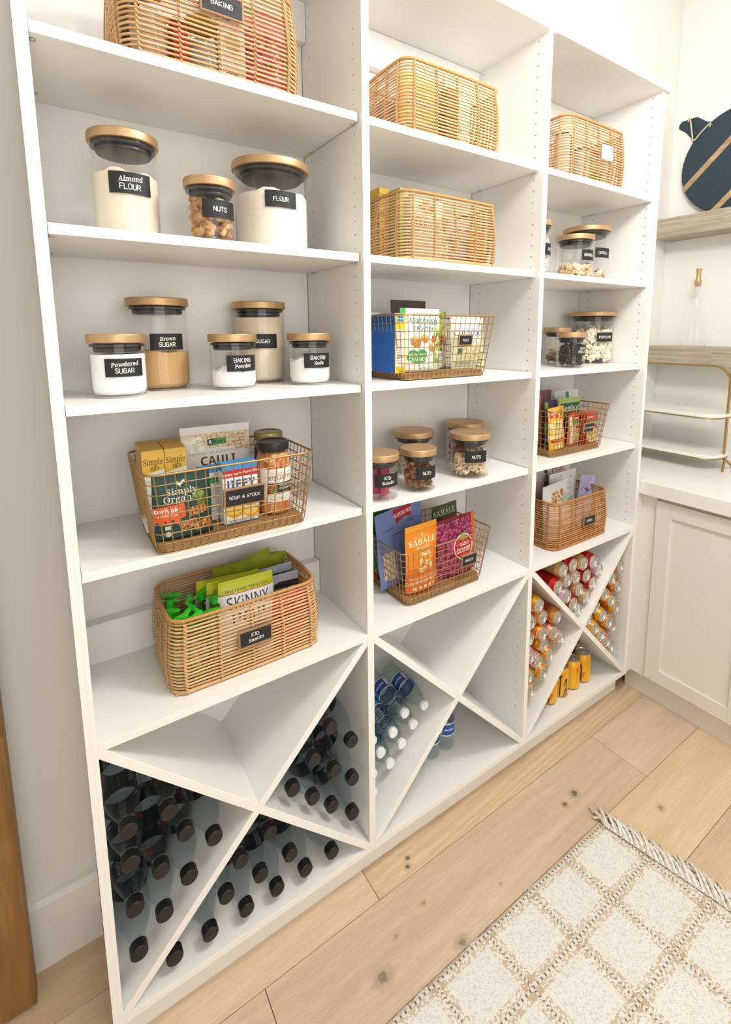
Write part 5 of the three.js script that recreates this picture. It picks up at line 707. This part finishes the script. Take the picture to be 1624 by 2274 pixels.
// ---- large water bottles with black caps
{
  const R0 = 0.0388, L = 0.288;
  const body = lathe([[0, 0.006], [0.012, 0.002], [0.03, 0], [0.0365, 0.005], [R0, 0.014], [R0, 0.16], [R0 - 0.0006, 0.178], [0.0365, 0.195], [0.032, 0.214], [0.0245, 0.234], [0.0172, 0.25], [0.0145, 0.256], [0.0138, 0.262], [0.0168, 0.263], [0.0168, 0.2655], [0.0132, 0.266], [0.0132, 0.2665], [0, 0.2665]], 36);
  const water = mat(0xf1f5f7, 0.04, { transmission: 1, thickness: 0, side: THREE.DoubleSide, ior: 1.4, attenuationColor: new THREE.Color(0.62, 0.7, 0.76), attenuationDistance: 0.4, specularIntensity: 0.9 });
  const cap = (() => { const g = lathe([[0.0135, 0.2668], [0.0172, 0.2668], [0.0178, 0.268], [0.0178, 0.286], [0.0168, 0.2878], [0.0158, 0.2884], [0, 0.2884]], 40), p = g.attributes.position; for (let i = 0; i < p.count; i++) { const y = p.getY(i); if (y > 0.269 && y < 0.285 && Math.hypot(p.getX(i), p.getZ(i)) > 0.017) { const a = Math.atan2(p.getX(i), p.getZ(i)), k = 1 + 0.008 * Math.cos(a * 20); p.setX(i, p.getX(i) * k); p.setZ(i, p.getZ(i) * k); } } g.computeVertexNormals(); return g; })();
  const band = art(1024, 384, (g, w, h) => { rect(g, '#111214', 0, 0, w, h); for (const o of [0, 512]) { g.save(); g.translate(o + 210, 190); txt(g, 'essentia', 0, 0, 96, '#e9e9e6', { style: '', rot: 90, sx: 0.92 }); g.restore(); rect(g, '#c9302c', o + 400, 240, 90, 110); rect(g, '#e9e6e0', o + 330, 280, 60, 20); rect(g, '#e9e6e0', o + 350, 260, 20, 60); lines(g, '#8a8a88', o + 380, 40, 90, 8, 22, 5); } rect(g, '#3c3c3e', 0, 0, w, 6); }, 0.35);
  const bandG = new THREE.CylinderGeometry(R0 + 0.0003, R0 + 0.0003, 0.05, 36, 1, true).translate(0, 0.1, 0);
  const make = (x, y, turn, label, group) => {
    const b = thing('water_bottle', [x, y, -0.3015], label, 'bottle', group); b.rotation.set(Math.PI / 2, turn, 0, 'XYZ');
    part('bottle_body', body, water, b); part('cap', cap, M.capBlack, b); part('label_band', bandG, band, b); return b;
  };
  const lots = [[0, 'left', 'first bay left bin', [[-0.574, 0.523], [-0.572, 0.429], [-0.571, 0.313], [-0.573, 0.226], [-0.495, 0.52], [-0.518, 0.374], [-0.519, 0.264], [-0.466, 0.44], [-0.463, 0.316], [-0.412, 0.404]]],
    [0, 'bottom', 'first bay bottom bin', [[-0.506, 0.156], [-0.429, 0.157], [-0.386, 0.228], [-0.341, 0.157], [-0.349, 0.298], [-0.301, 0.226], [-0.263, 0.157], [-0.275, 0.33], [-0.227, 0.23], [-0.185, 0.157], [-0.107, 0.157]]],
    [0, 'right', 'first bay right bin', [[-0.104, 0.527], [-0.042, 0.456], [-0.155, 0.46], [-0.097, 0.395], [-0.042, 0.341], [-0.207, 0.408], [-0.157, 0.357], [-0.105, 0.298], [-0.042, 0.235]]]];
  for (const [c, w, where, list] of lots) {
    const P = settle(list, R0, bin(c, w));
    rows(P, 0.028).forEach((row, r) => row.forEach((i, k) => make(...P[i], i === 0 && w === 'left' ? 2.6 : rr(0, 6.28), row.length > 1 ? `black-capped water bottle, ${ORD[k]} from left in ${ORD[r]} row of the ${where}` : `black-capped water bottle alone in the ${ORD[r]} row of the ${where}`, `black-capped bottles, ${where}`)));
  }
}
// ---- small ribbed water bottles with white caps
{
  const R0 = 0.0305, H = 0.2, pts = [[0, 0.007], [0.01, 0.004], [0.02, 0], [0.027, 0.002], [R0, 0.012]];
  for (let k = 0; k < 5; k++) pts.push([R0, 0.016 + k * 0.008], [R0 - 0.0016, 0.02 + k * 0.008]);
  pts.push([R0, 0.058], [R0, 0.108]); for (let k = 0; k < 2; k++) pts.push([R0 - 0.0014, 0.111 + k * 0.008], [R0, 0.115 + k * 0.008]);
  pts.push([R0 - 0.0008, 0.132], [0.0275, 0.146], [0.021, 0.164], [0.014, 0.176], [0.0125, 0.18], [0.0125, 0.184], [0.0155, 0.185], [0.0155, 0.187], [0.0118, 0.1875], [0.0118, 0.188]);
  const body = lathe(pts, 32), pet = mat(0xf4f8f8, 0.04, { transmission: 1, thickness: 0, ior: 1.45, side: THREE.DoubleSide });
  const inner = lathe([[0, 0.009], [0.02, 0.004], [0.0278, 0.012], [0.0278, 0.13], [0.025, 0.146], [0.019, 0.163], [0, 0.165]], 28), waterIn = mat(0xfafdfd, 0.02, { transmission: 1, thickness: 0, ior: 1.33 });
  const cap = lathe([[0.0118, 0.1882], [0.0142, 0.1882], [0.0146, 0.189], [0.0146, 0.1985], [0.0136, 0.2], [0.0112, 0.2002], [0.0105, 0.1994], [0, 0.1994]], 32), capM = mat(0xeef0f0, 0.45);
  const band = art(512, 160, (g, w, h) => { rect(g, '#f4f5f5', 0, 0, w, h); rect(g, '#1f4fa0', 0, 12, w, h - 24); rect(g, '#4fa3d8', 250, 12, 90, h - 24); rect(g, '#f2f4f4', 20, 26, 110, h - 52); for (let i = 0; i < 12; i++) rect(g, '#20242c', 32 + i * 7, 40, i % 3 ? 3 : 5, 74); lines(g, '#bcd0ec', 360, 40, 130, 5, 16, 4); txt(g, 'WATER', 190, 80, 34, '#f2f6fb', { sx: 0.8 }); }, 0.35);
  const bandG = new THREE.CylinderGeometry(R0 + 0.0004, R0 + 0.0004, 0.046, 32, 1, true).translate(0, 0.083, 0);
  const make = (pos, label, lying, turn, group) => {
    const b = thing('small_water_bottle', pos, label, 'bottle', group); lying ? b.rotation.set(Math.PI / 2, turn, 0, 'XYZ') : b.rotation.set(0, turn, 0);
    part('bottle_body', body, pet, b); part('water', inner, waterIn, b); part('cap', cap, capM, b); part('label_band', bandG, band, b);
  };
  const P = settle([[0.175, 0.366], [0.233, 0.34], [0.177, 0.318], [0.122, 0.335], [0.062, 0.331], [0.096, 0.268], [0.151, 0.253], [0.101, 0.219], [0.052, 0.232], [0.052, 0.162]], R0, bin(1, 'left'));
  rows(P, 0.03).forEach((row, r) => row.forEach((i, k) => make([P[i][0], P[i][1], -0.257], row.length > 1 ? `white-capped small water bottle, ${ORD[k]} from left in the ${ORD[r]} row of the middle bay` : `white-capped small water bottle alone in the ${ORD[r]} row of the middle bay`, true, rr(0, 6.28), 'white-capped bottles lying in the middle bay')));
  [[0.402, 'nearest to the end of the row'], [0.337, 'in the middle of the row'], [0.272, 'half hidden by the diagonal board']].forEach(([x, t], k) => make([x, BASE + 0.0004, -0.142], `small water bottle standing in the bottom bin, ${t}`, false, [3.6, 0.4, 1.2][k], 'small water bottles standing in the bottom bin'));
}
// ---- drink cans
{
  const canGeo = (r, h) => ({
    body: lathe([[r * 0.72, 0.004], [r * 0.76, 0.0005], [r * 0.82, 0.001], [r * 0.98, 0.009], [r, 0.013], [r, h - 0.019], [r * 0.985, h - 0.0155], [r * 0.83, h - 0.004], [r * 0.815, h - 0.002]], 36),
    lid: lathe([[r * 0.815, h - 0.0022], [r * 0.845, h - 0.0016], [r * 0.85, h - 0.0003], [r * 0.83, h], [r * 0.8, h - 0.0004], [r * 0.775, h - 0.0048], [r * 0.74, h - 0.0056], [r * 0.71, h - 0.0032], [0, h - 0.0032]], 36),
    floor: lathe([[0, 0.009], [r * 0.5, 0.007], [r * 0.72, 0.004]], 28),
  });
  const tabShape = new THREE.Shape(); tabShape.absellipse(0, 0, 0.0075, 0.0118, 0, Math.PI * 2); const th = new THREE.Path(); th.absellipse(0, -0.0055, 0.0044, 0.0036, 0, Math.PI * 2); tabShape.holes.push(th);
  const tab = merge([new THREE.ExtrudeGeometry(tabShape, { depth: 0.0008, bevelEnabled: true, bevelSize: 0.0003, bevelThickness: 0.0003, bevelSegments: 1, curveSegments: 8 }).rotateX(-Math.PI / 2), cyl(0.0022, 0.0016, 10).translate(0, 0.0012, -0.004)]);
  const mouth = new THREE.TorusGeometry(1, 0.06, 5, 24).scale(0.0085, 0.0105, 0.0085).rotateX(-Math.PI / 2);
  const prints = {
    yellow: ['#e9b021', '#f3cf52', '#d98e17'], orange: ['#e59a3c', '#efc069', '#c8552a'], peach: ['#efb48e', '#d9606a', '#f4d2b0'], pink: ['#e7a5b4', '#f4d9de', '#c24f7c'], red: ['#c51b1e', '#e23c30', '#9c1216'], gold: ['#c9a566', '#e2c78c', '#7fa3c6'], rose: ['#d9b6c6', '#efe3ea', '#b58aa6'], green: ['#6fae3a', '#a8d06a', '#3f7a2a'],
  };
  const skin = {};
  for (const [k, [a, b, c]] of Object.entries(prints)) skin[k] = mat(0xffffff, 0.3, { metalness: 0.45, map: canvasTex(256, 256, (g, w, h) => {
    rect(g, a, 0, 0, w, h); for (let i = 0; i < 26; i++) blob(g, i % 2 ? b : c, rr(0, w), rr(0, h * 0.55), rr(8, 40), rr(4, 12), rr(-0.5, 0.5)); rect(g, a, 0, 0, w, 34);
    if (k === 'red' || k === 'gold') { rect(g, a, 0, 0, w, h); rect(g, k === 'red' ? '#5a7288' : '#9fb6ca', 0, 128, w, h); for (const o of [0, 128]) { lines(g, '#e9eef2', o + 14, 146, 60, 7, 13, 4); txt(g, k === 'red' ? 'CHERRY' : 'GINGER', o + 64, 84, 26, '#f4ece0', { sx: 0.8 }); } }
  }) });
  const lying = canGeo(0.0296, 0.126), stand = canGeo(0.033, 0.122);
  const make = (geo, h, pos, label, m, lie, turn, group) => {
    const b = thing('drink_can', pos, label, 'can', group); lie ? b.rotation.set(Math.PI / 2, turn, 0, 'XYZ') : b.rotation.set(0, turn, 0);
    part('can_body', geo.body, m, b); const l = part('lid', geo.lid, M.aluminium, b); part('tab', tab, M.steel, l, [0, h - 0.0029, 0.003]); part('mouth_rim', mouth, M.aluminium, l, [0, h - 0.0031, -0.0105]); part('can_base', geo.floor, M.aluminium, b); return b;
  };
  const lots = [['top', 'upper can bin', [[0.849, 0.672], [0.904, 0.679], [0.966, 0.672], [1.025, 0.66], [0.876, 0.627], [0.936, 0.627], [0.994, 0.611], [1.08, 0.608], [0.813, 0.627], [0.866, 0.573], [0.955, 0.568], [1.033, 0.57], [0.913, 0.529], [0.99, 0.527], [0.947, 0.493]], ['gold', 'red', 'gold', 'red', 'gold', 'peach', 'red', 'rose', 'red', 'rose', 'gold', 'red', 'red', 'gold', 'rose']],
    ['left', 'left can bin', [[0.715, 0.591], [0.743, 0.532], [0.826, 0.506], [0.685, 0.535], [0.742, 0.469], [0.817, 0.452], [0.685, 0.464], [0.763, 0.412], [0.857, 0.412], [0.788, 0.38], [0.685, 0.405], [0.718, 0.364], [0.745, 0.333], [0.683, 0.333], [0.69, 0.285]], ['yellow', 'orange', 'orange', 'pink', 'orange', 'peach', 'pink', 'yellow', 'peach', 'yellow', 'pink', 'pink', 'yellow', 'yellow', 'yellow']],
    ['right', 'right can bin', [[1.235, 0.587], [1.184, 0.547], [1.229, 0.5], [1.128, 0.5], [1.177, 0.459], [1.215, 0.416], [1.076, 0.459], [1.114, 0.417], [1.16, 0.373], [1.207, 0.33], [1.03, 0.421], [1.066, 0.376], [1.11, 0.33], [1.155, 0.287], [1.203, 0.24]], ['orange', 'peach', 'orange', 'orange', 'orange', 'yellow', 'yellow', 'yellow', 'orange', 'orange', 'yellow', 'yellow', 'yellow', 'peach', 'peach']]];
  for (const [w, where, list, cols] of lots) {
    const P = settle(list, 0.0297, bin(2, w));
    rows(P, 0.03).forEach((row, r) => row.forEach((i, k) => make(lying, 0.126, [P[i][0], P[i][1], -0.1405 - rr(0, 0.012)], row.length > 1 ? `${cols[i]} drink can lying ${ORD[k]} from left in the ${ORD[r]} row of the ${where}` : `${cols[i]} drink can lying alone in the ${ORD[r]} row of the ${where}`, skin[cols[i]], true, rr(0, 6.28), `drink cans lying in the ${where}`)));
  }
  const lx = mat(0xffffff, 0.3, { metalness: 0.3, map: canvasTex(640, 384, (g, w, h) => {
    rect(g, '#eeb21d', 0, 0, w, h); for (let i = 0; i < 60; i++) blob(g, ['#f4cb4a', '#e58f1d', '#f0bd33', '#dd7418'][i % 4], rr(0, w), rr(120, 340), rr(10, 60), rr(6, 16), rr(-0.4, 0.4)); rect(g, '#eeb21d', 0, 0, w, 70); rect(g, '#d9b25a', 0, 350, w, 34);
    for (const o of [80, 400]) { txt(g, 'La', o - 10, 180, 96, '#2c2f6a', { font: 'serif', style: 'italic bold', rot: -8 }); txt(g, 'Croix', o + 40, 262, 100, '#2c2f6a', { font: 'serif', style: 'italic bold', rot: -8 }); poly(g, '#4f9a8a', [[o - 30, 300], [o + 80, 320], [o + 30, 334]]); }
    rect(g, '#e8dcc0', 220, 110, 84, 130); lines(g, '#4a4438', 228, 122, 66, 9, 13, 3); rect(g, '#f2ead6', 226, 270, 66, 56); for (let i = 0; i < 9; i++) rect(g, '#2a2622', 232 + i * 6, 276, i % 2 ? 2 : 4, 44);
  }) });
  [[1.085, 0.9, 'at the right end of the front row'], [1.0125, 0.2, 'second from the right end of the front row'], [0.9415, -1.3, 'third from the right with its nutrition panel showing'], [0.871, 1.1, 'half hidden by the diagonal board']].forEach(([x, t, s]) => make(stand, 0.122, [x, BASE + 0.0004, -0.076], `yellow and orange drink can standing ${s}`, lx, false, t, 'drink cans standing in the lowest bin'));
  make(stand, 0.122, [1.046, BASE + 0.0004, -0.148], 'green drink can standing behind the front row', skin.green, false, 1, 'drink cans standing in the lowest bin');
  make(stand, 0.122, [1.118, BASE + 0.0004, -0.146], 'drink can in shadow behind the right end of the front row', skin.gold, false, 2, 'drink cans standing in the lowest bin');
}
scene.traverse((o) => { if (o.isMesh) { o.castShadow = true; o.receiveShadow = true; } });
renderer.render(scene, camera);
